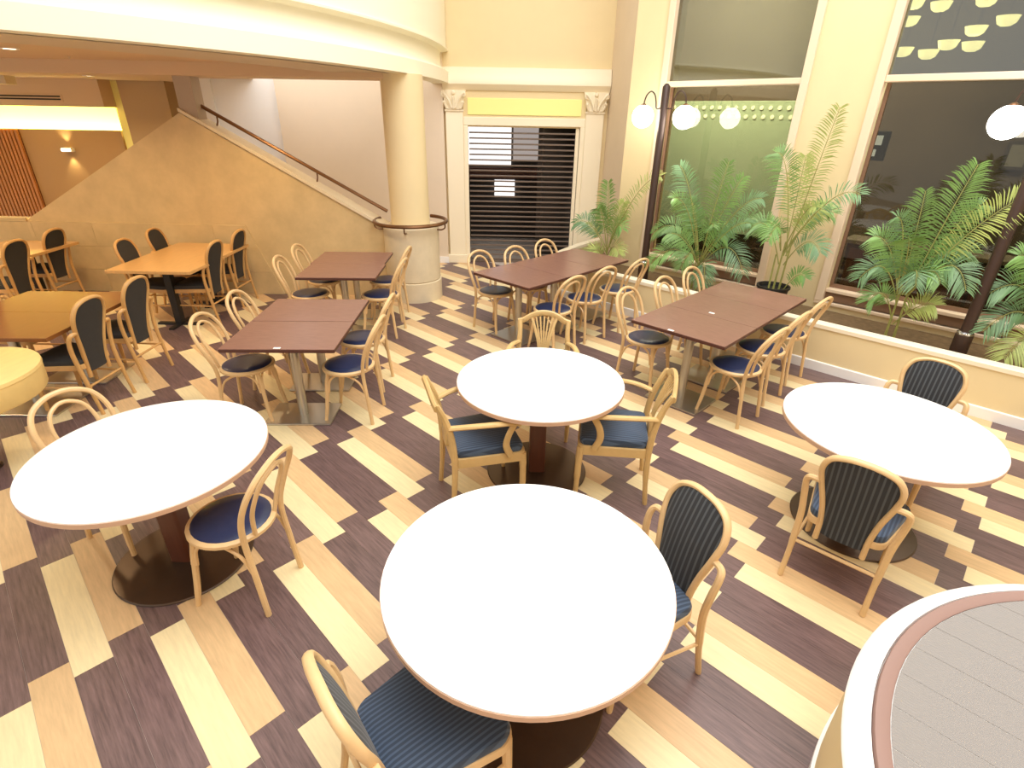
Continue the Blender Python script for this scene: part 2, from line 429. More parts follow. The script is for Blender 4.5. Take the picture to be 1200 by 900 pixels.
b = nb(); box(b, -0.05, 0.07, -0.036, -0.03, 0.18, 0.29); box(b, -0.07, 0.03, -0.036, -0.03, 0.05, 0.13); obj('lit_face', b, mat('lit_blue', (210, 222, 235), 0.5, emit=0.8), sg, False)
# hanging bowls standing in for ceiling lamps reflected in the glass
bowl_me = None
bowls = [(-2.14, 3.66, 'far left of the top row'), (-1.85, 3.61, 'second from the left of the top row'), (-2.14, 3.48, 'under the far left one'),
         (-1.41, 3.62, 'cut by the top of the photo'), (-1.15, 3.41, 'rightmost of the cluster'), (-1.42, 3.33, 'second from the right'), (-1.40, 3.17, 'lowest right, under its neighbour'),
         (-1.65, 3.20, 'middle of the lowest row'), (-1.83, 3.11, 'lowest of all'), (-2.11, 3.15, 'lowest left, by the pillar')]
for i, (u_, z_, where) in enumerate(bowls):
    t = thing('bowl_reflection', 'glowing bowl standing in for a lamp reflected in the upper right glass, ' + where, 'lamp', uv(u_, 9.3, z_), 0, 'bowls standing in for lamps reflected in the upper right window')
    if bowl_me is None:
        b = nb(); lathe(b, [(0, -0.105), (0.05, -0.1), (0.09, -0.075), (0.115, 0.0), (0.11, 0.0), (0, -0.01)], 20); bowl_me = mesh_from_bm('bowl', b, True); bowl_me.materials.append(m_bowl)
    o = bpy.data.objects.new('bowl', bowl_me); C.objects.link(o); o.parent = t
    b = nb(); tube(b, [(0, 0, -0.005), (0, 0, 5.3-z_)], 0.008, 6); obj('stem', b, m_dim2, t)

# ---- door wall (Y = 9.3), side return and back walls
YD = 9.30
b = nb()
wallprism(b, [(-1.13, 0), (-0.80, 0), (-0.80, WT), (-1.13, WT)], YD, YD+0.25)
wallprism(b, [(1.03, 0), (1.52, 0), (1.52, WT), (1.03, WT)], YD, YD+0.25)
wallprism(b, [(-0.80, 2.12), (1.03, 2.12), (1.03, WT), (-0.80, WT)], YD, YD+0.25)
structure('wall_back', b, m_wall, 'cream wall above and around the shuttered doorway')
b = nb(); pr_ = uv(-4.47, VW)
prism(b, [(pr_.x, pr_.y), (1.40, YD+0.1), (1.62, YD+0.1), (pr_.x+0.22, pr_.y+0.22)], 0, WT)
structure('wall_return', b, m_wall2, 'narrow greyish return wall between the doorway and the window wall')
# tan wall behind the column and stair
b = nb(); wallprism(b, [(-3.67, 0), (-1.13, 0), (-1.13, WT), (-3.67, WT)], 9.22, 9.4)
structure('wall_stair', b, m_wall2, 'tan wall behind the stair handrail and the round column')
b = nb(); wallprism(b, [(-5.2, 0), (-3.67, 0), (-3.67, WT), (-5.2, WT)], 9.40, 9.5)
structure('wall_stair_white', b, m_white, 'white wall panel at the top of the stair')
b = nb(); wallprism(b, [(-4.78, 0), (-4.70, 0), (-4.70, WT), (-4.78, WT)], 9.36, 9.40); structure('trim_1', b, m_white, 'white vertical strip on the white wall at the stair top')
b = nb(); wallprism(b, [(-1.8, 0), (-1.12, 0), (-1.12, 0.10), (-1.8, 0.10)], 9.20, 9.22); structure('baseboard_back', b, m_white, 'white baseboard between the column and the doorway')

# doorway surround
dr = empty_structure('door_1', 'shuttered doorway of dark horizontal slats framed by cream pilasters')
for s, x0, x1 in ((0, -1.10, -0.83), (1, 1.06, 1.34)):
    b = nb(); box(b, x0, x1, YD-0.07, YD, 0.14, 2.36, 0.008); obj('pilaster', b, m_trim, dr, False)
    b = nb(); box(b, x0-0.03, x1+0.03, YD-0.10, YD, 0.0, 0.14, 0.008); obj('pilaster_base', b, m_trim, dr, False)
    b = nb(); box(b, x0-0.01, x1+0.01, YD-0.09, YD, 2.33, 2.36, 0.005); obj('neck_band', b, m_trim, dr, False)
    xc = (x0+x1)/2; hw = (x1-x0)/2
    b = nb()
    prof = [(x0+0.02, 2.36), (x1-0.02, 2.36), (x1+0.05, 2.62), (x0-0.05, 2.62)]
    wallprism(b, prof, YD-0.10, YD)
    for sx in (-1, 1):   # leaf scrolls of the capital
        tube(b, cr([(xc+sx*0.03, YD-0.12, 2.38), (xc+sx*0.06, YD-0.13, 2.46), (xc+sx*0.12, YD-0.15, 2.55), (xc+sx*0.165, YD-0.15, 2.585), (xc+sx*0.17, YD-0.14, 2.545), (xc+sx*0.14, YD-0.13, 2.54)], 4), 0.018, 6)
        tube(b, cr([(xc+sx*0.10, YD-0.11, 2.37), (xc+sx*0.13, YD-0.13, 2.42), (xc+sx*0.15, YD-0.15, 2.46), (xc+sx*0.13, YD-0.16, 2.45)], 4), 0.018, 6)
    tube(b, cr([(xc, YD-0.11, 2.37), (xc, YD-0.14, 2.46), (xc, YD-0.17, 2.53), (xc, YD-0.16, 2.50)], 4), 0.022, 6)
    sphere(b, (xc, YD-0.12, 2.585), 0.03, 10, 6)
    obj('capital', b, m_trim, dr)
b = nb(); box(b, -0.83, 1.06, YD-0.05, YD, 2.14, 2.26, 0.008); box(b, -0.83, -0.76, YD-0.05, YD, 0, 2.14, 0.008); box(b, 0.99, 1.06, YD-0.05, YD, 0, 2.14, 0.008)
obj('casing', b, m_trim, dr, False)
b = nb(); box(b, -0.83, 1.06, YD-0.04, YD, 2.26, 2.62); obj('frieze', b, m_wall, dr, False)
b = nb(); box(b, -0.76, 0.99, YD-0.055, YD-0.03, 2.29, 2.52, 0.006); obj('yellow_panel', b, m_yellow, dr, False)
b = nb()
prof = [(0, 2.62), (0.06, 2.62), (0.10, 2.66), (0.12, 2.69), (0.13, 2.70), (0.13, 2.76), (0.10, 2.80), (0.085, 2.86), (0.075, 2.92), (0.0, 2.93)]
strip_along(b, [(1.40, YD), (-1.13, YD)][::-1], [(-o, z) for o, z in prof])
structure('trim_2', b, m_trim, 'cream moulded cornice above the shuttered doorway', None, True)
# horizontal slats, each one
slat_me = None
for i in range(26):
    if slat_me is None:
        b = nb(); box(b, -0.75, 0.98, -0.010, 0.010, 0.0, 0.024, 0.003); slat_me = mesh_from_bm('slat', b); slat_me.materials.append(m_slat)
    o = bpy.data.objects.new('slat', slat_me); C.objects.link(o); o.parent = dr; o.location = (0, YD+0.03, 0.04+i*0.0795)
b = nb(); box(b, 0.93, 0.985, YD+0.0, YD+0.05, 0.02, 2.13, 0.005); obj('guide_rail', b, m_trim, dr, False)
b = nb(); box(b, -0.75, 0.98, YD+0.0, YD+0.06, 0.0, 0.035, 0.004); obj('bottom_bar', b, m_slat, dr, False)
# space behind the shutter
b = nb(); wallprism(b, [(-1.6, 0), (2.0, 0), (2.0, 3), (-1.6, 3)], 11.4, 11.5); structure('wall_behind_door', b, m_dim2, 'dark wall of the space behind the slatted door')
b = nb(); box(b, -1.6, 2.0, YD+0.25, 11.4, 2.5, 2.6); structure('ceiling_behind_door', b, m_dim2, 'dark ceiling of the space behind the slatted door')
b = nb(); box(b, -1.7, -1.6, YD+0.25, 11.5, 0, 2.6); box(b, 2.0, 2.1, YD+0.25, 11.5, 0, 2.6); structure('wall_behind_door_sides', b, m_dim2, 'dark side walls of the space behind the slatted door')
b = nb(); box(b, -0.98, -0.1, 11.33, 11.4, 1.42, 2.3); box(b, -0.42, -0.02, 11.33, 11.4, 0.82, 1.14); box(b, 0.5, 0.78, 11.33, 11.4, 1.22, 1.42)
structure('window_3', b, m_sky, 'bright panes seen between the slats of the shuttered door')
b = nb(); box(b, -0.06, 1.5, 11.33, 11.4, 1.52, 2.3); structure('window_4', b, mat('grey_window', (206, 196, 192), 0.5, emit=0.55), 'greyish lit pane behind the upper right of the slats')
b = nb(); box(b, -0.98, 1.0, 11.34, 11.4, 1.17, 1.36); structure('trim_9', b, mat('red_brown_band', (120, 84, 74), 0.6, emit=0.0), 'reddish brown band behind the slats')

# ---- planter
def arc_uv(pts): return [uv(a, c) for a, c in pts]
ctrl = [(-4.35, 5.77, 0), (-4.70, 5.80, 0), (-4.98, 5.97, 0), (-5.15, 6.25, 0), (-5.25, 6.65, 0), (-5.33, 7.15, 0), (-5.36, 7.62, 0)]
curve = [(p.x, p.y) for p in cr(ctrl, 5)]
path_uv = [(3.6, 5.77), (-4.2, 5.77)] + curve
path = arc_uv(path_uv)        # runs right to left, inside of planter is on the right hand
b = nb(); strip_along(b, path, [(0, 0), (0, 0.44), (-0.10, 0.44), (-0.10, 0)]); structure('wall_planter', b, m_wall, 'low cream planter wall along the windows', None, True)
b = nb(); strip_along(b, path, [(0.012, 0.44), (0.012, 0.477), (0.005, 0.483), (-0.105, 0.483), (-0.11, 0.44)]); structure('trim_3', b, m_trim, 'ivory coping on top of the low planter wall', None, True)
b = nb(); strip_along(b, path[:-2], [(0.0, 0.0), (0.016, 0.0), (0.016, 0.093), (0.010, 0.10), (0.0, 0.10)]); structure('baseboard_planter', b, m_white, 'white baseboard along the planter wall', None, True)
b = nb()
pts = [uv(3.6, 5.86), uv(3.6, VW+0.05), uv(-4.45, VW+0.05), Vector((1.38, YD, 0)), uv(-5.3, 7.58)] + [p for p in arc_uv([(a+0.08, c+0.05) for a, c in curve[::-1]])]
prism(b, pts, 0.30, 0.36); structure('floor_planter', b, m_soil, 'brown soil bed inside the low planter wall under the palms')

# ---- mezzanine: curved fascia, soffit, ceiling, beam
FC = Vector((-8.148, 8.882)); FR = 7.123
def farc(r_, a0=-80, a1=3.2, n=60):
    return [(FC.x+r_*math.cos(R(a0+(a1-a0)*i/n)), FC.y+r_*math.sin(R(a0+(a1-a0)*i/n))) for i in range(n+1)]
arc = farc(FR)   # counter-clockwise: left side = inside (towards centre), so outward offsets are negative
b = nb()
prof = [(0.0, 2.70), (0.0, 2.85), (0.012, 2.862), (0.055, 2.875), (0.095, 2.91), (0.115, 2.97), (0.115, 3.09), (0.11, 3.10), (0.0, 3.12), (0.0, 3.14), (0.03, 3.15), (0.03, 5.0), (0.25, 5.0), (0.25, 2.70)]
strip_along(b, arc, prof)
structure('wall_balcony', b, m_fascia, 'curved cream fascia and parapet of the floor above at the upper left', None, True)
b = nb(); strip_along(b, farc(FR-0.2, -80, -11.2), [(0.0, 2.70), (0.78, 2.70), (0.78, 2.80), (0.0, 2.80)]); structure('ceiling_soffit', b, m_soffit, 'greyish curved soffit band under the upper floor edge', None, True)
b = nb(); prism(b, farc(FR-0.15, -80, -11.1) + [(-12.5, 7.545), (-12.5, 1.9)], 2.78, 2.98)
structure('ceiling', b, m_ceil, 'warm lit ceiling under the upper floor at the left')
b = nb(); box(b, -9.5, -1.42, 7.12, 7.55, 2.64, 2.84, 0.01); structure('trim_4', b, m_ceil, 'straight ceiling beam running left from the top of the round column')

# ---- stone stair wall built from slabs
YS = 7.25
sw = empty_structure('wall_stone', 'peaked limestone wall along the stair behind the tables')
b = nb()
wallprism(b, [(-6.45, 0), (-1.6, 0), (-1.6, 0.93), (-1.74, 0.93), (-4.10, 2.25), (-6.45, 0.95)], YS+0.012, YS+0.25)
wallprism(b, [(-9.5, 0), (-6.45, 0), (-6.45, 0.95), (-9.5, 0.95)], YS+0.012, YS+0.25)
obj('core', b, m_stone, sw, False)
def clip(poly, a, b_, c_):  # keep a*x+b*z<=c
    out = []
    for i in range(len(poly)):
        p, q = poly[i], poly[(i+1) % len(poly)]
        dp = a*p[0]+b_*p[1]-c_; dq = a*q[0]+b_*q[1]-c_
        if dp <= 0: out.append(p)
        if dp*dq < 0:
            t = dp/(dp-dq); out.append((p[0]+(q[0]-p[0])*t, p[1]+(q[1]-p[1])*t))
    return out
def halfplanes(poly):
    hs = []
    for i in range(len(poly)):
        p, q = poly[i], poly[(i+1) % len(poly)]
        n_ = (q[1]-p[1], -(q[0]-p[0])); hs.append((n_[0], n_[1], n_[0]*p[0]+n_[1]*p[1]))
    return hs
regions = [[(-6.45, 0.0), (-1.6, 0.0), (-1.6, 0.935), (-1.74, 0.935), (-4.10, 2.265), (-4.11, 2.29), (-6.45, 0.975)],
           [(-9.5, 0.0), (-6.45, 0.0), (-6.45, 0.975), (-9.5, 0.975)]]
sw_h, sw_w = 0.31, 0.80
for reg in regions:
    hp = halfplanes(reg)
    for row in range(8):
        for col in range(-13, 0):
            x0 = col*sw_w + (0.4 if row % 2 else 0.0); z0 = row*sw_h
            g = 0.0015
            poly = [(x0+g, z0+g), (x0+sw_w-g, z0+g), (x0+sw_w-g, z0+sw_h-g), (x0+g, z0+sw_h-g)]
            for a_, b_, c_ in hp:
                poly = clip(poly, a_, b_, c_)
                if len(poly) < 3: break
            if len(poly) < 3: continue
            ar = abs(sum(poly[i][0]*poly[(i+1) % len(poly)][1]-poly[(i+1) % len(poly)][0]*poly[i][1] for i in range(len(poly))))/2
            if ar < 0.004: continue
            cx_ = sum(p[0] for p in poly)/len(poly); cz_ = sum(p[1] for p in poly)/len(poly)
            b = nb(); wallprism(b, [(p[0]-cx_, p[1]-cz_) for p in poly], -0.012, 0.012+random.uniform(0, 0.0015))
            o = obj('stone_slab', b, m_stone, sw, False); o.location = (cx_, YS+0.002, cz_)
# pale coping following the stair slope, newel block
b = nb(); wallprism(b, [(-1.74, 0.937), (-4.10, 2.267), (-4.10, 2.305), (-1.72, 0.97)], YS-0.015, YS+0.27); obj('coping', b, m_stone2, sw, False)
b = nb(); box(b, -4.09, -3.88, YS+0.02, YS+0.22, 2.15, 2.66); nw = structure('trim_5', b, mat('grey_stone', (176, 158, 138), 0.6), 'grey square pier on the peak of the stone stair wall')

# stair behind the stone wall (risers climb to the left)
st = empty_structure('trim_6', 'flight of stone steps behind the stair wall')
for i in range(13):
    b = nb(); x1 = -1.75-0.165*i; box(b, x1-0.19, x1, YS+0.27, 9.2, 0.0, max(0.03, 0.165*i-0.45), 0.004); obj('step', b, m_stone2, st, False)

# handrail of the stair
hr = thing('stair_handrail', 'slim bronze handrail sloping down the stair wall to the round column', 'handrail', (0, 0, 0))
b = nb(); tube(b, [(-3.90, 7.40, 2.335), (-1.70, 7.40, 1.12)], 0.022, 8); obj('rail', b, m_bronze, hr)
for x_, z_ in ((-3.72, 2.235), (-2.57, 1.60)):
    b = nb(); tube(b, cr([(x_, 7.40, z_-0.02), (x_, 7.40, z_-0.07), (x_, 7.36, z_-0.12)], 3), 0.010, 6); obj('bracket', b, m_bronze, hr)

# ---- round column
col = thing('column', 'round cream column on a wide limestone drum beside the stair wall', 'column', (-1.38, 7.30, 0))
b = nb(); lathe(b, [(0, 0), (0.375, 0), (0.375, 0.255), (0.365, 0.262), (0, 0.262)], 48); obj('plinth', b, m_stone2, col)
b = nb(); lathe(b, [(0, 0.262), (0.345, 0.262), (0.345, 0.27), (0.362, 0.275), (0.362, 0.965), (0.352, 0.975), (0, 0.975)], 48); obj('drum', b, m_stone2, col)
b = nb(); lathe(b, [(0, 0.975), (0.25, 0.975), (0.25, 2.70), (0, 2.70)], 48); obj('shaft', b, m_wall, col)
rg = thing('ring_rail', 'bronze rail curving round the column drum', 'handrail', (-1.38, 7.30, 0))
b = nb(); tube(b, [(0.47*math.cos(R(a)), 0.47*math.sin(R(a)), 1.02) for a in range(-200, 66, 6)], 0.024, 8, flat=(1, 1)); obj('rail', b, m_bronze, rg)
for a in (-170, -90, -10):
    ca, sa = math.cos(R(a)), math.sin(R(a))
    b = nb(); tube(b, cr([(0.47*ca, 0.47*sa, 1.0), (0.465*ca, 0.465*sa, 0.95), (0.42*ca, 0.42*sa, 0.925), (0.355*ca, 0.355*sa, 0.925)], 4), 0.010, 6); obj('bracket', b, m_bronze, rg)

# ---- far left room behind the stair wall
YB = 10.6
b = nb(); box(b, -12.5, -7.12, YB, YB+0.08, 0, 1.93); structure('wall_panel', b, mat('panel_brown', (176, 142, 96), 0.6), 'brown wall panel with a sconce beyond the stone wall')
b = nb(); box(b, -12.5, -6.9, YB+0.40, YB+0.5, 0, 2.9); structure('wall_cove', b, m_yellow, 'yellow cove wall glowing above the brown panel')
b = nb(); box(b, -12.5, -7.08, YB-0.3, YB+0.4, 2.30, 2.9); structure('ceiling_bulkhead', b, m_ceil, 'ceiling bulkhead with a slot grille at the far left')
b = nb(); box(b, -7.1, -6.92, YB+0.02, YB+0.40, 0, 2.9); structure('wall_reveal', b, m_yellow, 'narrow yellow lit reveal beside the brown panel')
b = nb(); box(b, -6.92, -6.1, YB-0.05, YB+0.40, 0, 2.9); structure('wall_far', b, mat('wall_brown', (186, 160, 122), 0.7), 'tan wall between the cove and the stair head')
b = nb(); box(b, -6.2, -5.1, 11.6, 11.7, 0, 2.9); structure('wall_far_pale', b, m_wall, 'pale wall glimpsed left of the pier')
b = nb(); box(b, -12.5, -4.05, 7.55, 11.8, 2.72, 2.9); structure('ceiling_back', b, m_ceil, 'ceiling over the area behind the stone wall')
b = nb(); box(b, -12.6, -12.5, -3, 11.8, 0, 2.9); structure('wall_left', b, m_wall2, 'left end wall outside the picture')
b = nb(); box(b, -5.2, -5.1, 9.4, 11.7, 0, WT); structure('wall_left_inner', b, m_wall2, 'short wall beside the white panel')
b = nb()
prism(b, [(-12.0, 9.2), (-8.0, 9.55), (-8.0, 9.75), (-12.0, 9.4)], 2.60, 2.72); structure('trim_7', b, m_soffit, 'greyish ceiling beam crossing the far left room')
ac = thing('slot_grille', 'dark double slot air grille in the bulkhead at the far left', 'grille', (-8.2, YB-0.3, 2.43))
b = nb(); box(b, -1.6, 0.45, -0.012, 0.0, -0.06, 0.06, 0.003); obj('plate', b, m_ceil, ac, False)
for dz in (0.022, -0.022):
    b = nb(); box(b, -1.57, 0.42, -0.016, -0.012, dz-0.012, dz+0.012); obj('slot', b, m_black, ac, False)
# vertical timber slats
sl = thing('slat_screen', 'screen of vertical reddish timber slats at the far left', 'screen', (-8.95, YB-0.022, 0))
b = nb(); box(b, -1.3, 0.0, 0, 0.02, 0, 1.92); obj('backing', b, mat('slat_back', (120, 72, 36), 0.7), sl, False)
sme = None
for i in range(19):
    if sme is None:
        b = nb(); box(b, -0.022, 0.022, -0.04, 0.0, 0, 1.92, 0.003); sme = mesh_from_bm('slat', b); sme.materials.append(m_slatw)
    o = bpy.data.objects.new('slat', sme); C.objects.link(o); o.parent = sl; o.location = (-0.03-0.068*i, 0, 0)
b = nb(); box(b, -12.4, -10.3, YB-0.03, YB-0.005, 0, 1.92); structure('trim_8', b, m_yellow, 'yellow lit strip left of the timber slats')
sc_ = thing('wall_sconce', 'small square sconce washing light up and down the brown panel', 'lamp', (-8.14, YB, 1.60))
b = nb(); box(b, -0.09, 0.09, -0.10, 0, -0.035, 0.035, 0.004); obj('housing', b, m_white, sc_, False)
b = nb(); box(b, -0.085, 0.085, -0.106, -0.10, -0.018, 0.018); obj('diffuser', b, m_dl, sc_, False)

# ---- lamps and added fill spots of the left area
def spot(loc, power, color, size=1.9, rad=0.06, parent=None, rot=(0, 0, 0)):
    l = bpy.data.lights.new('lamp_or_fill_spot', 'SPOT'); l.energy = power; l.color = color; l.spot_size = size; l.spot_blend = 0.8; l.shadow_soft_size = rad
    o = bpy.data.objects.new('lamp_or_fill_spot', l); o.location = loc; o.rotation_euler = rot; C.objects.link(o)
    if parent: o.parent = parent
    return o
WARM = (1.0, 0.74, 0.42)
def downlight(x, y, z, power, label):
    t = thing('downlight', label, 'lamp', (x, y, z), 0, 'recessed downlights under the upper floor')
    b = nb(); lathe(b, [(0.055, -0.004), (0.075, -0.006), (0.08, 0.0), (0.055, 0.0)], 20); obj('trim_ring', b, m_white, t)
    b = nb(); lathe(b, [(0, -0.002), (0.055, -0.002)], 20); obj('lens', b, m_dl, t)
    spot((0, 0, -0.03), power, WARM, 2.4, 0.06, t)
downlight(-4.87, 5.99, 2.78, 80, 'glowing round recessed downlight in the ceiling at the left edge')
downlight(-6.5, 9.3, 2.72, 90, 'small glowing downlight in the ceiling beside the grey pier')
for x_, y_ in ((-3.1, 6.3), (-6.9, 6.2), (-4.6, 4.3), (-6.6, 4.2), (-5.4, 2.9)):
    spot((x_, y_, 2.74), 88, WARM, 2.5, 0.1)  # unseen warm spots added to light the left dining area
spot((-8.2, 9.0, 2.68), 120, WARM, 2.6, 0.1)  # unseen spot added to brighten the far left room
area('cove_light', (-9.6, YB+0.22, 1.80), 5.0, 130, (1.0, 0.90, 0.36), (R(180), 0, 0), 0.12)
spot((-8.14, YB-0.07, 1.66), 12, (1.0, 0.8, 0.45), 1.4, 0.02, None, (R(180), 0, 0)); spot((-8.14, YB-0.07, 1.54), 12, (1.0, 0.8, 0.45), 1.4, 0.02)
sp = thing('sprinkler', 'small round sprinkler head on the warm ceiling', 'sprinkler', (-4.78, 6.63, 2.78))
b = nb(); lathe(b, [(0, -0.03), (0.012, -0.03), (0.014, -0.008), (0.035, -0.004), (0.036, 0.0)], 14); obj('head', b, m_ceil, sp)

# ---- shell outside the picture (bounces light, seen in the glass)
b = nb(); box(b, -3.5, 7.5, -3.1, -3.0, 0, WT); structure('wall_front', b, m_wall2, 'wall behind the camera')
b = nb(); box(b, 6.9, 7.0, -3, 1.8, 0, WT); structure('wall_side', b, m_wall2, 'side wall right of the camera')

# ================================================================== TABLES
def round_table(x, y, label):
    t = thing('round_table', label, 'table', (x, y, 0), 0, 'round white tables')
    b = nb(); lathe(b, [(0, 0.724), (0.546, 0.724), (0.550, 0.722), (0.550, 0.716), (0, 0.716)], 72); obj('tabletop', b, m_lam, t)
    b = nb(); lathe(b, [(0, 0.688), (0.546, 0.688), (0.552, 0.692), (0.553, 0.716), (0.3, 0.7165)], 72); obj('edge_band', b, m_edge, t)
    b = nb(); prism(b, rrect(0.115, 0.115, 0.018, 4), 0.014, 0.69); obj('post', b, m_post, t)
    b = nb(); lathe(b, [(0, 0.0), (0.352, 0.0), (0.354, 0.006), (0.348, 0.012), (0.08, 0.016), (0, 0.016)], 64); obj('base_plate', b, m_base, t)
    return t
A_ = (0.072, 1.515); B_ = (-1.84, 2.285); C_ = (2.175, 2.685); D_ = (0.187, 3.197)
round_table(*A_, 'round white table in the foreground, nearest of the four white tables')
round_table(*B_, 'round white table at the left with two bentwood chairs')
round_table(*C_, 'round white table at the right near the planter')
round_table(*D_, 'round white table in the middle between three wheat-back armchairs')

def cafe_table(cx, cy, ang, w, d, top_m, edge_m, label, cat_group, post_m=m_steel, tags=(), bw=0.54, bd=0.36, z=0.724, name='cafe_table'):
    t = thing(name, label, 'table', (cx, cy, 0), ang, cat_group)
    b = nb(); box(b, -w/2+0.0015, w/2-0.0015, -d/2+0.0015, d/2-0.0015, z-0.006, z, 0.0015); obj('tabletop', b, top_m, t, False)
    b = nb(); box(b, -w/2+0.001, w/2-0.001, -d/2+0.001, d/2-0.001, z-0.03, z-0.006, 0.002); obj('edge_band', b, edge_m, t, False)
    b = nb(); lathe(b, [(0.038, 0.01), (0.038, z-0.03)], 20); obj('post', b, post_m, t)
    b = nb(); box(b, -bw/2, bw/2, -bd/2, bd/2, 0.0, 0.018, 0.005); obj('base_plate', b, post_m, t, False)
    b = nb(); box(b, -0.15, 0.15, -0.15, 0.15, z-0.042, z-0.03, 0.003); obj('mount_plate', b, m_black, t, False)
    for tx, ty in tags:
        b = nb(); box(b, -0.025, 0.025, -0.012, 0.012, 0, 0.004, 0.001); o = obj('number_tag', b, m_white, t, False); o.location = (tx, ty, z); o['label'] = 'small white tag'
    return t
TW, TD = 0.845, 0.60
pos = ['nearest of the near left pair', 'farther of the near left pair', 'nearer of the back pair by the stone wall', 'farthest of the back pair, against the stone wall']
for i, (x_, y_) in enumerate(((-1.745, 3.915), (-1.765, 4.52), (-1.90, 5.85), (-1.94, 6.45))):
    cafe_table(x_, y_, R(2), TW, TD, m_brown, m_brown_edge, 'dark brown table on steel post, ' + pos[i], 'dark brown tables', tags=((0.0, -0.28),) if i == 0 else ())
# two diagonal rows of three
c3 = Vector((1.02, 4.41)) + U*(0.425)
for i in range(3):
    p = c3 + V*(0.30+0.602*i)
    cafe_table(p.x, p.y, YAW, TW, TD, m_brown, m_brown_edge, 'dark brown table in the right diagonal row, ' + ('nearest of its three', 'middle of its three', 'farthest of its three by the planter')[i], 'dark brown tables',
               tags=((-0.05, -0.285),) if i == 0 else (((-0.02, -0.22),) if i == 1 else ()), bw=0.5, bd=0.40)
c2 = Vector((-0.46, 5.89)) + U*(0.43)
for i in range(3):
    p = c2 + V*(0.30+0.602*i)
    cafe_table(p.x, p.y, YAW, TW, TD, m_brown, m_brown_edge, 'dark brown table in the centre diagonal row, ' + ('nearest of its three', 'middle of its three', 'farthest of its three by the planter end')[i], 'dark brown tables', bw=0.5, bd=0.40)
# left side wooden tables
for i, y_ in enumerate((4.02, 4.62)):
    cafe_table(-4.06, y_, R(2), 1.06, 0.60, m_oak_refl, m_oak_refl, 'glossy wooden table with reflection-darkened amber top at the left edge, ' + ('nearer half of the pair', 'farther half of the pair')[i], 'left wooden tables', m_steel, bw=0.6, bd=0.45)
def black_table(cx, cy, w, d, label):
    t = thing('wood_table', label, 'table', (cx, cy, 0), 0, 'honey wood tables by the stone wall')
    b = nb(); box(b, -w/2, w/2, -d/2, d/2, 0.69, 0.724, 0.004); obj('tabletop', b, m_oak, t, False)
    for yy in (-d/2+0.33, d/2-0.3):
        b = nb(); box(b, -0.04, 0.04, yy-0.04, yy+0.04, 0.02, 0.69, 0.004); obj('post', b, m_black, t, False)
        b = nb(); box(b, -0.26, 0.26, yy-0.03, yy+0.03, 0, 0.025, 0.004); box(b, -0.03, 0.03, yy-0.2, yy+0.2, 0.0, 0.024, 0.004); obj('foot', b, m_black, t, False)
    return t
black_table(-3.95, 6.38, 0.92, 1.42, 'long honey coloured wooden table on black posts against the stone wall')
black_table(-6.15, 6.60, 0.92, 0.90, 'honey coloured wooden table at the far left against the stone wall')
dt = thing('drum_table', 'pale wooden round table with a deep rounded edge cut by the left edge', 'table', (-3.66, 3.10, 0))
b = nb(); lathe(b, [(0, 0.73), (0.455, 0.73), (0.478, 0.722), (0.482, 0.70), (0, 0.70)], 48); obj('tabletop', b, m_drum, dt)
b = nb(); lathe(b, [(0.3, 0.70), (0.478, 0.70), (0.474, 0.56), (0.465, 0.545), (0.3, 0.545)], 48); obj('apron', b, m_drum, dt)
b = nb(); lathe(b, [(0.05, 0.02), (0.05, 0.6)], 20); obj('post', b, m_post, dt)
b = nb(); lathe(b, [(0, 0), (0.06, 0), (0.06, 0.015), (0, 0.022)], 32); obj('base_plate', b, m_base, dt)

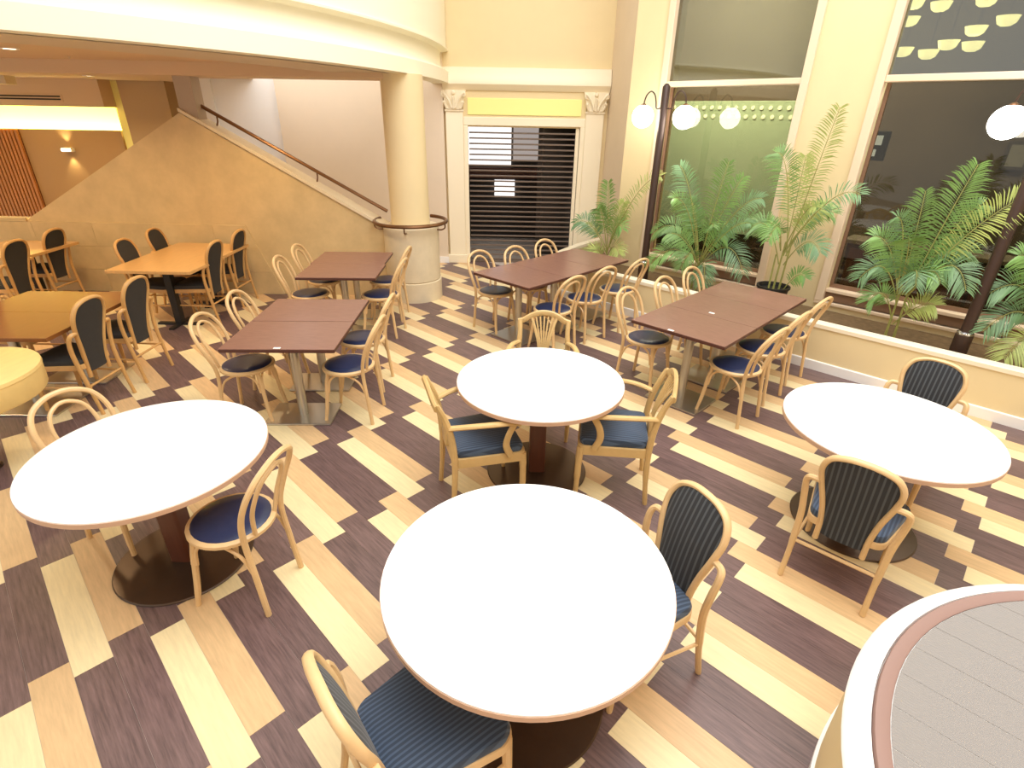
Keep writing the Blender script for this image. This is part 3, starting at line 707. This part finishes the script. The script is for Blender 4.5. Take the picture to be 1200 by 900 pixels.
# ================================================================== CHAIRS (front = +Y)
def mir(pts): return pts + [(-p[0], p[1], p[2]) for p in pts[::-1][1:]]
def finish(name, bm, m, parent): return obj(name, bm, m, parent, True)
def make_bentwood(wood):
    t = thing('bentwood_chair', '', 'chair')
    n = 28
    b = nb(); lathe(b, [(0.17, 0.436), (0.198, 0.434), (0.208, 0.442), (0.208, 0.458), (0.198, 0.466), (0.182, 0.466), (0.17, 0.455)], n); finish('seat_ring', b, wood, t)
    b = nb(); lathe(b, [(0, 0.44), (0.185, 0.44), (0.19, 0.464), (0.17, 0.474), (0.11, 0.478), (0, 0.479)], n); finish('seat_pad', b, m_navy, t)
    for s in (-1, 1):
        b = nb(); tube(b, cr([(s*0.125, 0.125, 0.45), (s*0.14, 0.145, 0.3), (s*0.155, 0.165, 0.12), (s*0.165, 0.185, 0.0)], 4), [0.017]*5+[0.016]*5+[0.014]*3, 8); finish('leg', b, wood, t)
    hoop = mir([(0.165, -0.205, 0.0), (0.158, -0.185, 0.22), (0.158, -0.17, 0.45), (0.185, -0.20, 0.60), (0.192, -0.245, 0.72), (0.155, -0.285, 0.81), (0.08, -0.305, 0.855), (0.0, -0.31, 0.868)])
    b = nb(); tube(b, cr(hoop, 5), 0.0150, 8); finish('back_hoop', b, wood, t)
    inner = mir([(0.085, -0.178, 0.452), (0.108, -0.205, 0.59), (0.11, -0.245, 0.70), (0.085, -0.272, 0.77), (0.04, -0.288, 0.803), (0.0, -0.292, 0.812)])
    b = nb(); tube(b, cr(inner, 5), 0.0115, 8); finish('inner_hoop', b, wood, t)
    for s in (-1, 1):
        b = nb(); tube(b, cr([(s*0.148, 0.13, 0.27), (s*0.15, 0.11, 0.37), (s*0.152, 0.05, 0.422), (s*0.155, -0.04, 0.422), (s*0.157, -0.13, 0.37), (s*0.158, -0.178, 0.26)], 4), 0.009, 6); finish('leg_brace', b, wood, t)
    b = nb(); tube(b, cr([(-0.146, 0.158, 0.27), (-0.125, 0.15, 0.37), (-0.06, 0.14, 0.42), (0.06, 0.14, 0.42), (0.125, 0.15, 0.37), (0.146, 0.158, 0.27)], 4), 0.009, 6); finish('leg_brace', b, wood, t)
    return t
def make_hoopback(wood, panel_m, seat_m, w=1.0, top=0.915, zs=0.94):
    t = thing('upholstered_chair', '', 'chair')
    k = (top-0.44)/(0.915-0.44)
    def Z(z): return 0.44+(z-0.44)*k
    half = [(0.112, -0.212, 0.30), (0.113, -0.214, 0.42), (0.130, -0.232, Z(0.56)), (0.160, -0.258, Z(0.70)), (0.171, -0.286, Z(0.80)), (0.142, -0.31, Z(0.876)), (0.078, -0.322, Z(0.91)), (0.0, -0.324, Z(0.918))]
    half = [(x*w, y, z) for x, y, z in half]
    b = nb(); tube(b, cr(mir(half), 5), 0.0185, 10, flat=(1.0, 0.8)); finish('back_frame', b, wood, t)
    # cushion between the hoop sides
    edge = cr(half, 5); b = nb(); rows = []
    for p in edge:
        if p.z < 0.33: continue
        rows.append(p)
    for side in (1, -1):
        grid = []
        for p in rows:
            hw = max(p.x-0.008, 0.0)
            grid.append([b.verts.new((hw*(2*j/10-1), p.y+side*(0.016*(1-abs(2*j/10-1)**3)*min(1, hw*9+0.25)+0.002), p.z - (0.004 if hw < 0.02 else 0))) for j in range(11)])
        for a, c_ in zip(grid, grid[1:]):
            for j in range(10): b.faces.new((a[j], a[j+1], c_[j+1], c_[j]))
        if side == 1: g1 = grid
    for a, c_ in ((0, 0),):
        for j in range(10): b.faces.new((g1[0][j], g1[0][j+1], grid[0][j+1], grid[0][j]))
    for i in range(len(rows)-1):
        for j in (0, 10): b.faces.new((g1[i][j], g1[i+1][j], grid[i+1][j], grid[i][j]))
    bmesh.ops.remove_doubles(b, verts=b.verts, dist=0.0008)
    finish('back_panel', b, panel_m, t)
    pts = [(x*(1.0 if y > 0 else 0.80)*w, y+0.0) for x, y in rrect(0.47, 0.43, 0.07)]
    b = nb(); prism(b, pts, 0.385, 0.428, 0.006); finish('seat_frame', b, wood, t)
    b = nb()
    rings = []
    for sc2, z in ((0.97, 0.428), (0.985, 0.445), (0.95, 0.465), (0.80, 0.476), (0.45, 0.481)):
        rings.append([b.verts.new((x*sc2, y*sc2, z)) for x, y in pts])
    for a, c_ in zip(rings, rings[1:]):
        for j in range(len(pts)): b.faces.new((a[j], a[(j+1) % len(pts)], c_[(j+1) % len(pts)], c_[j]))
    b.faces.new(rings[-1]); finish('seat_pad', b, seat_m, t)
    for s in (-1, 1):
        b = nb(); tube(b, [(s*0.20*w, 0.185, 0.40), (s*0.20*w, 0.19, 0.2), (s*0.20*w, 0.195, 0.0)], [0.02, 0.018, 0.014], 8); finish('leg', b, wood, t)
        pts2 = [(s*0.205*w, -0.285, 0.0), (s*0.203*w, -0.25, 0.2), (s*0.208*w, -0.222, 0.42), (s*0.222*w, -0.222, 0.56), (s*0.228*w, -0.238, 0.655), (s*0.212*w, -0.256, 0.695), (s*0.162*w, -0.262, 0.70)]
        b = nb(); tube(b, cr(pts2, 5), [0.0145]*6+[0.017]*12+[0.016]*13, 8); finish('leg', b, wood, t)
        b = nb(); tube(b, [(s*0.20*w, 0.188, 0.23), (s*0.204*w, -0.245, 0.23)], 0.009, 6); finish('stretcher', b, wood, t)
    b = nb(); tube(b, [(-0.204*w, -0.243, 0.25), (0.204*w, -0.243, 0.25)], 0.010, 6); finish('stretcher', b, wood, t)
    for ch in t.children_recursive if False else [o for o in bpy.data.objects if o.parent == t]:
        for v in ch.data.vertices: v.co.z *= zs
    return t
def make_wheatback(wood, seat_m):
    t = thing('wheatback_armchair', '', 'chair')
    for s in (-1, 1):
        b = nb(); tube(b, cr([(s*0.195, -0.245, 0.0), (s*0.20, -0.225, 0.22), (s*0.203, -0.22, 0.42), (s*0.200, -0.235, 0.58), (s*0.192, -0.270, 0.71), (s*0.196, -0.312, 0.805)], 4), [0.016]*4+[0.019]*4+[0.021]*8+[0.019]*5, 8); finish('leg', b, wood, t)
        b = nb(); tube(b, cr([(s*0.222, 0.205, 0.415), (s*0.222, 0.21, 0.3), (s*0.219, 0.212, 0.15), (s*0.215, 0.215, 0.0)], 4), [0.023]*4+[0.021]*4+[0.017]*3+[0.014]*2, 8); finish('leg', b, wood, t)
        arm = cr([(s*0.198, -0.245, 0.645), (s*0.245, -0.12, 0.665), (s*0.265, 0.02, 0.668), (s*0.262, 0.13, 0.66), (s*0.255, 0.17, 0.645)], 4)
        b = nb(); tube(b, arm, 0.018, 8, flat=(1.25, 0.8)); finish('armrest', b, wood, t)
        b = nb(); tube(b, cr([(s*0.258, 0.14, 0.655), (s*0.262, 0.10, 0.58), (s*0.25, 0.09, 0.50), (s*0.245, 0.12, 0.42)], 4), 0.017, 8, flat=(0.8, 1.3)); finish('arm_post', b, wood, t)
    crest = mir([(0.210, -0.315, 0.792), (0.165, -0.322, 0.804), (0.11, -0.330, 0.836), (0.055, -0.335, 0.858), (0.0, -0.337, 0.864)])
    b = nb(); tube(b, cr(crest, 5), 0.021, 8, flat=(0.75, 1.15)); finish('crest_rail', b, wood, t)
    b = nb(); box(b, -0.05, 0.05, -0.245, -0.215, 0.43, 0.56, 0.008); finish('shoe_block', b, wood, t)
    for i in range(7):
        f = (i-3)/3
        r_ = 0.010 if abs(f) > 0.9 else 0.006
        b = nb(); tube(b, cr([(f*0.030, -0.232, 0.54), (f*0.042, -0.252, 0.64), (f*0.070, -0.288, 0.74), (f*0.100, -0.325, 0.838-0.014*f*f)], 4), r_, 6, flat=(0.7, 1.2)); finish('splat', b, wood, t)
    pts = [(x*(1.0 if y > 0 else 0.9), y) for x, y in rrect(0.48, 0.45, 0.045)]
    b = nb(); prism(b, pts, 0.365, 0.43, 0.006); finish('seat_frame', b, wood, t)
    b = nb(); rings = []
    for sc2, z in ((0.94, 0.43), (0.96, 0.455), (0.92, 0.476), (0.75, 0.488), (0.4, 0.493)):
        rings.append([b.verts.new((x*sc2, y*sc2, z)) for x, y in pts])
    for a, c_ in zip(rings, rings[1:]):
        for j in range(len(pts)): b.faces.new((a[j], a[(j+1) % len(pts)], c_[(j+1) % len(pts)], c_[j]))
    b.faces.new(rings[-1]); finish('seat_pad', b, seat_m, t)
    return t
PROTO = {}
def place(kind, x, y, face, label, group):
    """face: compass angle (deg) the sitter looks towards, measured from +X"""
    if kind not in PROTO:
        o = {'bent': lambda: make_bentwood(m_beech), 'hoop': lambda: make_hoopback(m_beech, m_char_s, m_blue_s),
             'dark': lambda: make_hoopback(m_beech2, m_char, m_char, 0.95, 0.94, 1.0), 'wheat': lambda: make_wheatback(m_ash, m_blue_s)}[kind]()
        bpy.context.view_layer.update()
        PROTO[kind] = (o, list(o.children))
    else:
        src, kids = PROTO[kind]
        o = src.copy(); C.objects.link(o)
        for k in kids:
            c = k.copy(); C.objects.link(c); c.parent = o
    o.location = (x, y, 0); o.rotation_euler = (0, 0, R(face-90))
    tag(o, label, 'chair', group)
    return o
BG = 'bentwood chairs with navy seats'
bents = [
 (-2.14, 3.93, 2, 'left of the nearest dark brown table'), (-2.15, 4.52, 0, 'left of the second dark brown table, half hidden'),
 (-1.33, 3.96, 176, 'right of the nearest dark brown table'), (-1.37, 4.53, 177, 'right of the second dark brown table'),
 (-1.50, 5.86, 173, 'right of the third dark brown table near the column'), (-1.56, 6.44, 175, 'right of the farthest table, beside the column drum'),
 (-2.29, 5.84, 2, 'left of the third dark brown table'), (-2.30, 6.40, -2, 'left of the farthest table against the stone wall'),
 (-0.21, 6.07, -44, 'left side of the centre diagonal row, nearest the column'), (0.20, 6.33, -46, 'left side of the centre diagonal row, middle one'), (0.58, 6.76, -46, 'left side of the centre diagonal row, farthest before the slatted door'),
 (0.42, 5.47, 131, 'right side of the centre diagonal row, nearest one'), (0.80, 5.87, 130, 'right side of the centre diagonal row, middle one'), (1.23, 6.25, 133, 'right side of the centre diagonal row, by the dark lamp post'),
 (1.26, 4.66, -44, 'left side of the right diagonal row, nearest one'), (1.70, 5.06, -45, 'left side of the right diagonal row, middle one'), (2.09, 5.46, -46, 'left side of the right diagonal row, farthest one'),
 (1.86, 4.08, 130, 'right side of the right diagonal row, nearest one'), (2.23, 4.48, 131, 'right side of the right diagonal row, middle one'), (2.62, 4.90, 130, 'right side of the right diagonal row, by the planter wall'),
 (-1.39, 2.09, 172, 'right of the left white table in the foreground'), (-2.24, 2.50, -22, 'left of the left white table at the left edge')]
for x_, y_, f_, wh in bents:
    place('bent', x_, y_, f_, 'bentwood chair, ' + wh, BG)
HG = 'hoop-back chairs with striped charcoal backs'
place('hoop', 1.87, 2.31, 48, 'hoop-back chair with striped charcoal back, on the near side of the right white table', HG)
place('hoop', 2.62, 3.08, 221, 'striped hoop-back chair between the right white table and the planter', HG)
place('hoop', 0.54, 1.70, 204, 'hoop-back chair with striped charcoal back, right of the foreground white table', HG)
place('hoop', -0.265, 1.15, 38, 'hoop-back chair with blue seat at the bottom left of the foreground table', HG)
WG = 'wheat-back armchairs at the middle white table'
place('wheat', -0.19, 2.94, 18, 'wheat-back armchair with blue striped seat, left of the middle white table', WG)
place('wheat', 0.68, 3.06, 171, 'wheat-back armchair with blue striped seat, right of the middle white table', WG)
place('wheat', 0.23, 3.80, -94, 'wheat-back armchair behind the middle white table, only its fan back showing', WG)
DG = 'dark padded chairs in the warm left area'
darks = [(-3.68, 4.07, 178, 'nearest one, right of the amber table'), (-3.68, 4.66, 178, 'second one, right of the amber table'), (-4.50, 4.60, 0, 'left of the amber table at the left edge'),
 (-3.75, 6.20, 178, 'right of the long honey table, nearer one'), (-3.78, 6.86, 178, 'right of the long honey table, by the stone wall'), (-4.18, 6.18, 0, 'left of the long honey table, nearer one'), (-4.22, 6.82, 0, 'left of the long honey table, by the stone wall'),
 (-6.00, 6.72, 178, 'right of the far left table, by the stone wall'), (-5.92, 6.05, 178, 'near end of the far left table')]
for x_, y_, f_, wh in darks:
    place('dark', x_, y_, f_, 'dark padded chair with tall back, ' + wh, DG)

# ================================================================== ROUND RIBBED PLATFORM (bottom right)
pc = Vector((2.19, 0.47)); PR = 1.235
pl = thing('round_platform', 'round raised platform with a white rim and grey ribbed deck at the bottom right', 'platform', (pc.x, pc.y, 0))
b = nb(); lathe(b, [(0, 0), (PR, 0), (PR, 0.49), (0, 0.49)], 96); obj('side_wall', b, m_wall, pl)
b = nb(); lathe(b, [(PR, 0.0), (PR+0.012, 0.0), (PR+0.012, 0.05), (PR, 0.055)], 96); obj('skirting', b, m_white, pl)
b = nb(); lathe(b, [(PR-0.02, 0.47), (PR+0.004, 0.475), (PR+0.010, 0.49), (PR+0.002, 0.508), (PR-0.03, 0.53), (PR-0.062, 0.54), (PR-0.066, 0.52), (PR-0.1, 0.5)], 96); obj('rim', b, m_white, pl)
b = nb(); lathe(b, [(PR-0.115, 0.50), (PR-0.115, 0.541), (PR-0.108, 0.546), (PR-0.072, 0.546), (PR-0.068, 0.541), (PR-0.068, 0.5)], 96); obj('inner_ring', b, m_pink, pl)
b = nb(); lathe(b, [(0, 0.538), (PR-0.116, 0.538), (PR-0.1, 0.49)], 96); obj('subfloor', b, m_white, pl)
rd = PR-0.118; bw_ = 0.1585
off = 2.035 - pc.dot(V)
j0 = math.floor((-rd-off)/bw_)
for j in range(j0, j0+18):
    va, vb = off+j*bw_, off+(j+1)*bw_-0.0026
    va, vb = max(va, -rd+0.002), min(vb, rd-0.002)
    if vb-va < 0.01: continue
    b = nb(); n_ = max(2, int((vb-va)/0.0055)); g = []
    for i in range(n_+1):
        vv = va+(vb-va)*i/n_; ch = math.sqrt(max(rd*rd-vv*vv, 1e-4)); zz = 0.540 + (0.003 if i % 2 else 0.0)
        g.append((b.verts.new((-ch, vv, zz)), b.verts.new((ch, vv, zz)), b.verts.new((-ch, vv, 0.536)), b.verts.new((ch, vv, 0.536))))
    for p, q in zip(g, g[1:]):
        b.faces.new((p[0], p[1], q[1], q[0]))
    b.faces.new((g[0][0], g[0][1], g[0][3], g[0][2])); b.faces.new((g[-1][0], g[-1][1], g[-1][3], g[-1][2]))
    o = obj('deck_board', b, m_deck, pl, False); o.rotation_euler = (0, 0, YAW)

# ================================================================== LAMP POSTS IN THE PLANTER
def lamp_post(u_, v_, label, arms=(-1, 1)):
    p = uv(u_, v_, 0.36)
    t = thing('lamp_post', label, 'lamp', p, YAW, 'globe lamp posts in the planter')
    b = nb(); lathe(b, [(0, 0), (0.068, 0), (0.068, 0.23), (0.06, 0.235), (0, 0.235)], 24); obj('sleeve', b, m_pole, t)
    b = nb(); lathe(b, [(0.045, 0.235), (0.066, 0.235), (0.066, 0.25), (0.05, 0.262), (0.045, 0.262)], 24); obj('collar', b, m_chrome, t)
    b = nb(); lathe(b, [(0.046, 0.2), (0.044, 2.25), (0.02, 2.28), (0, 2.285)], 20); obj('pole', b, m_pole, t)
    for s in arms:
        b = nb(); tube(b, cr([(s*0.04, 0, 2.03), (s*0.10, 0, 2.03), (s*0.115, 0, 2.10), (s*0.14, 0, 2.17), (s*0.19, 0, 2.205), (s*0.245, 0, 2.17), (s*0.27, 0, 2.10), (s*0.272, 0, 2.05)], 5), 0.008, 6); obj('arm', b, m_pole, t)
        b = nb(); lathe(b, [(0.014, 2.08), (0.03, 2.07), (0.045, 2.04), (0.0, 2.035)], 16, s*0.272); obj('cap', b, m_bronze, t)
        b = nb(); sphere(b, (s*0.272, 0, 1.94), 0.125, 24, 14); obj('globe', b, m_globe, t)
lamp_post(-3.66, 6.22, 'dark lamp post with two lit white globes before the left window')
lamp_post(-0.25, 6.10, 'dark lamp post with a silver collar and lit globe before the right window')

# ================================================================== PALMS
FACE = Vector((0.0, -0.75, 0.66))
def frond(base, tip, lift, mat_, parent, nl=34, ll=0.215, rr=0.0055, start=0.25, seed=0, droop=0.45):
    rg_ = random.Random(seed)
    base, tip = Vector(base), Vector(tip)
    mid = base.lerp(tip, 0.55) + Vector((0, 0, lift))
    P = lambda t: base*(1-t)**2 + mid*2*t*(1-t) + tip*t*t
    T = lambda t: ((mid-base)*2*(1-t)+(tip-mid)*2*t).normalized()
    b = nb(); pts = [P(i/14) for i in range(15)]
    tube(b, pts, [rr*(1-0.75*i/14)+0.0012 for i in range(15)], 5)
    fr = obj('frond', b, m_stem, parent)
    b = nb()
    for i in range(nl):
        for s in (-1, 1):
            t = start+(1-start)*(i+0.3+rg_.uniform(-0.25, 0.25))/nl
            t = min(t, 0.995)
            p = P(t); d = T(t)
            side0 = d.cross(FACE)
            if side0.length < 0.05: side0 = Vector((1, 0, 0))
            side0.normalize(); up = side0.cross(d).normalized()
            q_ = (t-start)/(1-start)
            prof = max(0.25, math.sin(math.pi*(0.16+0.72*q_))**0.8)
            L = ll*prof*rg_.uniform(0.85, 1.15); wv = rg_.uniform(0.0045, 0.0068)
            fwd = 0.45+0.75*q_*q_
            dirv = (side0*s + d*(fwd+rg_.uniform(-0.1, 0.1)) + up*rg_.uniform(0.12, 0.45)).normalized()
            wdir = dirv.cross(up).normalized() if abs(dirv.dot(up)) < 0.95 else d
            dz = Vector((0, 0, -droop*L))
            pts4 = [p, p+dirv*L*0.28+dz*0.03, p+dirv*L*0.66+dz*0.22, p+dirv*L*0.97+dz*0.62]
            vA = b.verts.new(pts4[0])
            v1, v2 = b.verts.new(pts4[1]+wdir*wv), b.verts.new(pts4[1]-wdir*wv)
            v3, v4 = b.verts.new(pts4[2]+wdir*wv*0.85), b.verts.new(pts4[2]-wdir*wv*0.85)
            vE = b.verts.new(pts4[3])
            b.faces.new((vA, v1, v2)); b.faces.new((v1, v3, v4, v2)); b.faces.new((v3, vE, v4))
    lf = obj('leaflets', b, mat_, fr); lf['kind'] = 'stuff'
    return fr
def palm(u_, v_, label, fronds, z0=0.36, canes=(), pot=False, seed=1, extra=0, zb=0.3, reach=0.5, keys='ggb', zr=(0.35, 1.05), back=0.1):
    p = uv(u_, v_, 0)
    t = thing('palm', label, 'palm', (p.x, p.y, z0), 0, 'areca palms along the planter')
    t.rotation_euler = (0, 0, YAW)   # local x runs along the planter, local y towards the window
    for (x0, y0, x1, y1, z1) in canes:
        b = nb(); tube(b, cr([(x0, y0, -0.02), ((x0*2+x1)/3, (y0*2+y1)/3, z1*0.4), (x1, y1, z1)], 5), [0.014-0.0006*i for i in range(11)], 7); obj('cane', b, m_stem, t)
    if pot:
        b = nb(); lathe(b, [(0, 0), (0.13, 0), (0.165, 0.235), (0.178, 0.24), (0.178, 0.262), (0.16, 0.262), (0.15, 0.22), (0, 0.215)], 28); obj('pot', b, m_pot, t)
    rq = random.Random(seed*7)
    fronds = list(fronds)
    for e in range(extra):
        a = 2*math.pi*(e+rq.uniform(0.1, 0.9))/extra; rr_ = reach*rq.uniform(0.6, 1.05); zt = rq.uniform(*zr)
        ty = max(-0.45, min(back, rr_*math.sin(a)*0.7))
        fronds.append(((0.03*math.cos(a), 0.02*math.sin(a), zb), (rr_*math.cos(a), ty, zt), rq.uniform(0.2, 0.45), rq.choice(keys), dict(ll=rq.uniform(0.14, 0.2), nl=28)))
    for i, f in enumerate(fronds):
        base, tip, lift, key = f[:4]
        kw = f[4] if len(f) > 4 else {}
        frond(base, tip, lift, {'g': m_leaf, 'y': m_leaf2, 'b': m_leaf3}[key], t, seed=seed*50+i, **kw)
    return t
# positions in the palms' local frame: x along planter (right), y towards the window, z above soil
palm(-4.35, 6.35, 'yellow-green palm at the planter end beside the slatted door', [
    ((0, 0, 0.25), (-0.08, 0.0, 1.15), 0.15, 'g'), ((0, 0, 0.25), (0.66, 0.05, 1.28), 0.45, 'y'), ((0, 0, 0.2), (-0.48, -0.15, 0.58), 0.35, 'b'),
    ((0, 0, 0.15), (0.30, -0.15, 0.28), 0.25, 'y'), ((0, 0, 0.2), (0.1, 0.15, 0.9), 0.2, 'y'), ((0, 0, 0.1), (-0.15, -0.2, 0.2), 0.2, 'y'), ((0.0, 0, 0.2), (-0.28, 0.1, 0.75), 0.3, 'g'), ((0.0, 0, 0.2), (0.28, -0.1, 0.6), 0.35, 'g')],
    canes=((0, 0, 0, 0, 0.3), (0.05, 0.04, 0.05, 0.02, 0.3)), seed=1, extra=3, reach=0.4, keys='gyy', zr=(0.4, 0.95))
palm(-2.95, 6.30, 'dense dark green palm in front of the left window', [
    ((0, 0, 0.3), (-0.50, 0.1, 1.42), 0.35, 'b'), ((0, 0, 0.3), (0.10, 0.1, 1.5), 0.2, 'g'), ((0, 0, 0.3), (-0.62, -0.1, 0.62), 0.5, 'g'), ((0, 0, 0.25), (-0.55, -0.2, 0.25), 0.45, 'g'),
    ((0, 0, 0.3), (0.55, 0.1, 1.15), 0.4, 'b'), ((0, 0, 0.25), (0.62, -0.15, 0.35), 0.6, 'b'), ((0, 0, 0.3), (0.3, 0.0, 0.7), 0.3, 'g'), ((0, 0, 0.3), (-0.3, 0.15, 0.9), 0.3, 'g'),
    ((0, 0, 0.2), (0.2, -0.2, 0.15), 0.4, 'b'), ((0, 0, 0.2), (-0.1, -0.25, 0.3), 0.45, 'g'), ((0, 0, 0.3), (0.28, 0.15, 1.35), 0.25, 'g')],
    canes=((0, 0, 0, 0, 0.35), (-0.06, 0.03, -0.05, 0.0, 0.3), (0.07, 0.0, 0.05, 0.0, 0.3)), seed=2, extra=8, reach=0.7, keys='ggb', zr=(0.4, 1.15), zb=0.35)
palm(-2.03, 6.30, 'tall airy yellow palm in a black pot before the window pillar', [
    ((0.06, 0, 0.7), (0.20, 0.05, 2.05), 0.12, 'y', dict(nl=40)), ((0.06, 0, 0.6), (-0.30, 0.05, 1.62), 0.5, 'g'), ((0.02, 0, 0.6), (0.62, -0.1, 1.30), 0.45, 'b', dict(nl=22)), ((0.05, 0, 0.5), (0.42, -0.15, 0.72), 0.35, 'b', dict(ll=0.22)),
    ((0, 0, 0.5), (-0.35, -0.1, 0.85), 0.4, 'g'), ((0.03, 0, 0.6), (-0.02, 0.1, 1.6), 0.2, 'y'), ((0.1, 0.0, 0.2), (0.32, -0.05, 0.42), 0.2, 'g', dict(ll=0.16)), ((0.05, 0, 0.6), (0.3, 0.1, 1.1), 0.3, 'y')],
    canes=((0, 0, 0.02, 0, 0.75), (0.05, 0.03, 0.08, 0.0, 0.72), (-0.04, -0.02, -0.05, 0.0, 0.6)), pot=True, seed=3, extra=4, reach=0.45, keys='gyb', zr=(0.7, 1.3), zb=0.65)
palm(-0.84, 6.20, 'large bright green palm in front of the right window', [
    ((0.05, 0, 0.45), (0.22, 0.05, 1.62), 0.12, 'g', dict(nl=44, ll=0.25)), ((0, 0, 0.45), (-0.08, 0.05, 1.38), 0.1, 'g', dict(ll=0.2)), ((0.05, 0, 0.45), (0.66, -0.05, 1.45), 0.3, 'y', dict(nl=44, ll=0.24)), ((0.0, 0, 0.4), (-0.35, -0.05, 0.95), 0.3, 'g'),
    ((0.05, 0, 0.4), (0.48, -0.15, 0.62), 0.55, 'b'), ((0, 0, 0.35), (-0.35, -0.1, 0.55), 0.45, 'b'), ((0, 0, 0.2), (-0.22, -0.1, 0.35), 0.3, 'g', dict(ll=0.2)), ((0.03, 0, 0.15), (0.30, -0.05, 0.42), 0.15, 'y', dict(ll=0.2)),
    ((0.05, 0, 0.45), (0.34, 0.1, 1.3), 0.3, 'g'), ((0.05, 0, 0.4), (0.4, 0.1, 0.9), 0.35, 'g'), ((0, 0, 0.4), (0.12, -0.2, 0.6), 0.4, 'b')],
    canes=((0, 0, 0, 0, 0.5), (0.07, 0.02, 0.06, 0.0, 0.48)), seed=4, extra=6, reach=0.42, keys='ggb', zr=(0.6, 1.2), zb=0.45)
palm(0.22, 6.27, 'green palm cut by the right edge beside the collared lamp post', [
    ((0, 0, 0.4), (-0.35, -0.1, 0.95), 0.3, 'g'), ((0, 0, 0.35), (-0.42, -0.15, 0.62), 0.4, 'b'), ((0, 0, 0.3), (-0.36, -0.2, 0.3), 0.4, 'b'), ((0, 0, 0.4), (0.3, 0.1, 1.2), 0.3, 'g'),
    ((0, 0, 0.3), (-0.12, -0.2, 0.75), 0.35, 'g'), ((0, 0, 0.2), (-0.15, -0.2, 0.1), 0.3, 'y', dict(ll=0.2))],
    canes=((0, 0, 0, 0, 0.45), (0.06, 0.02, 0.05, 0.0, 0.4)), seed=5, extra=4, reach=0.4, keys='ggb', zr=(0.3, 1.1), zb=0.4)
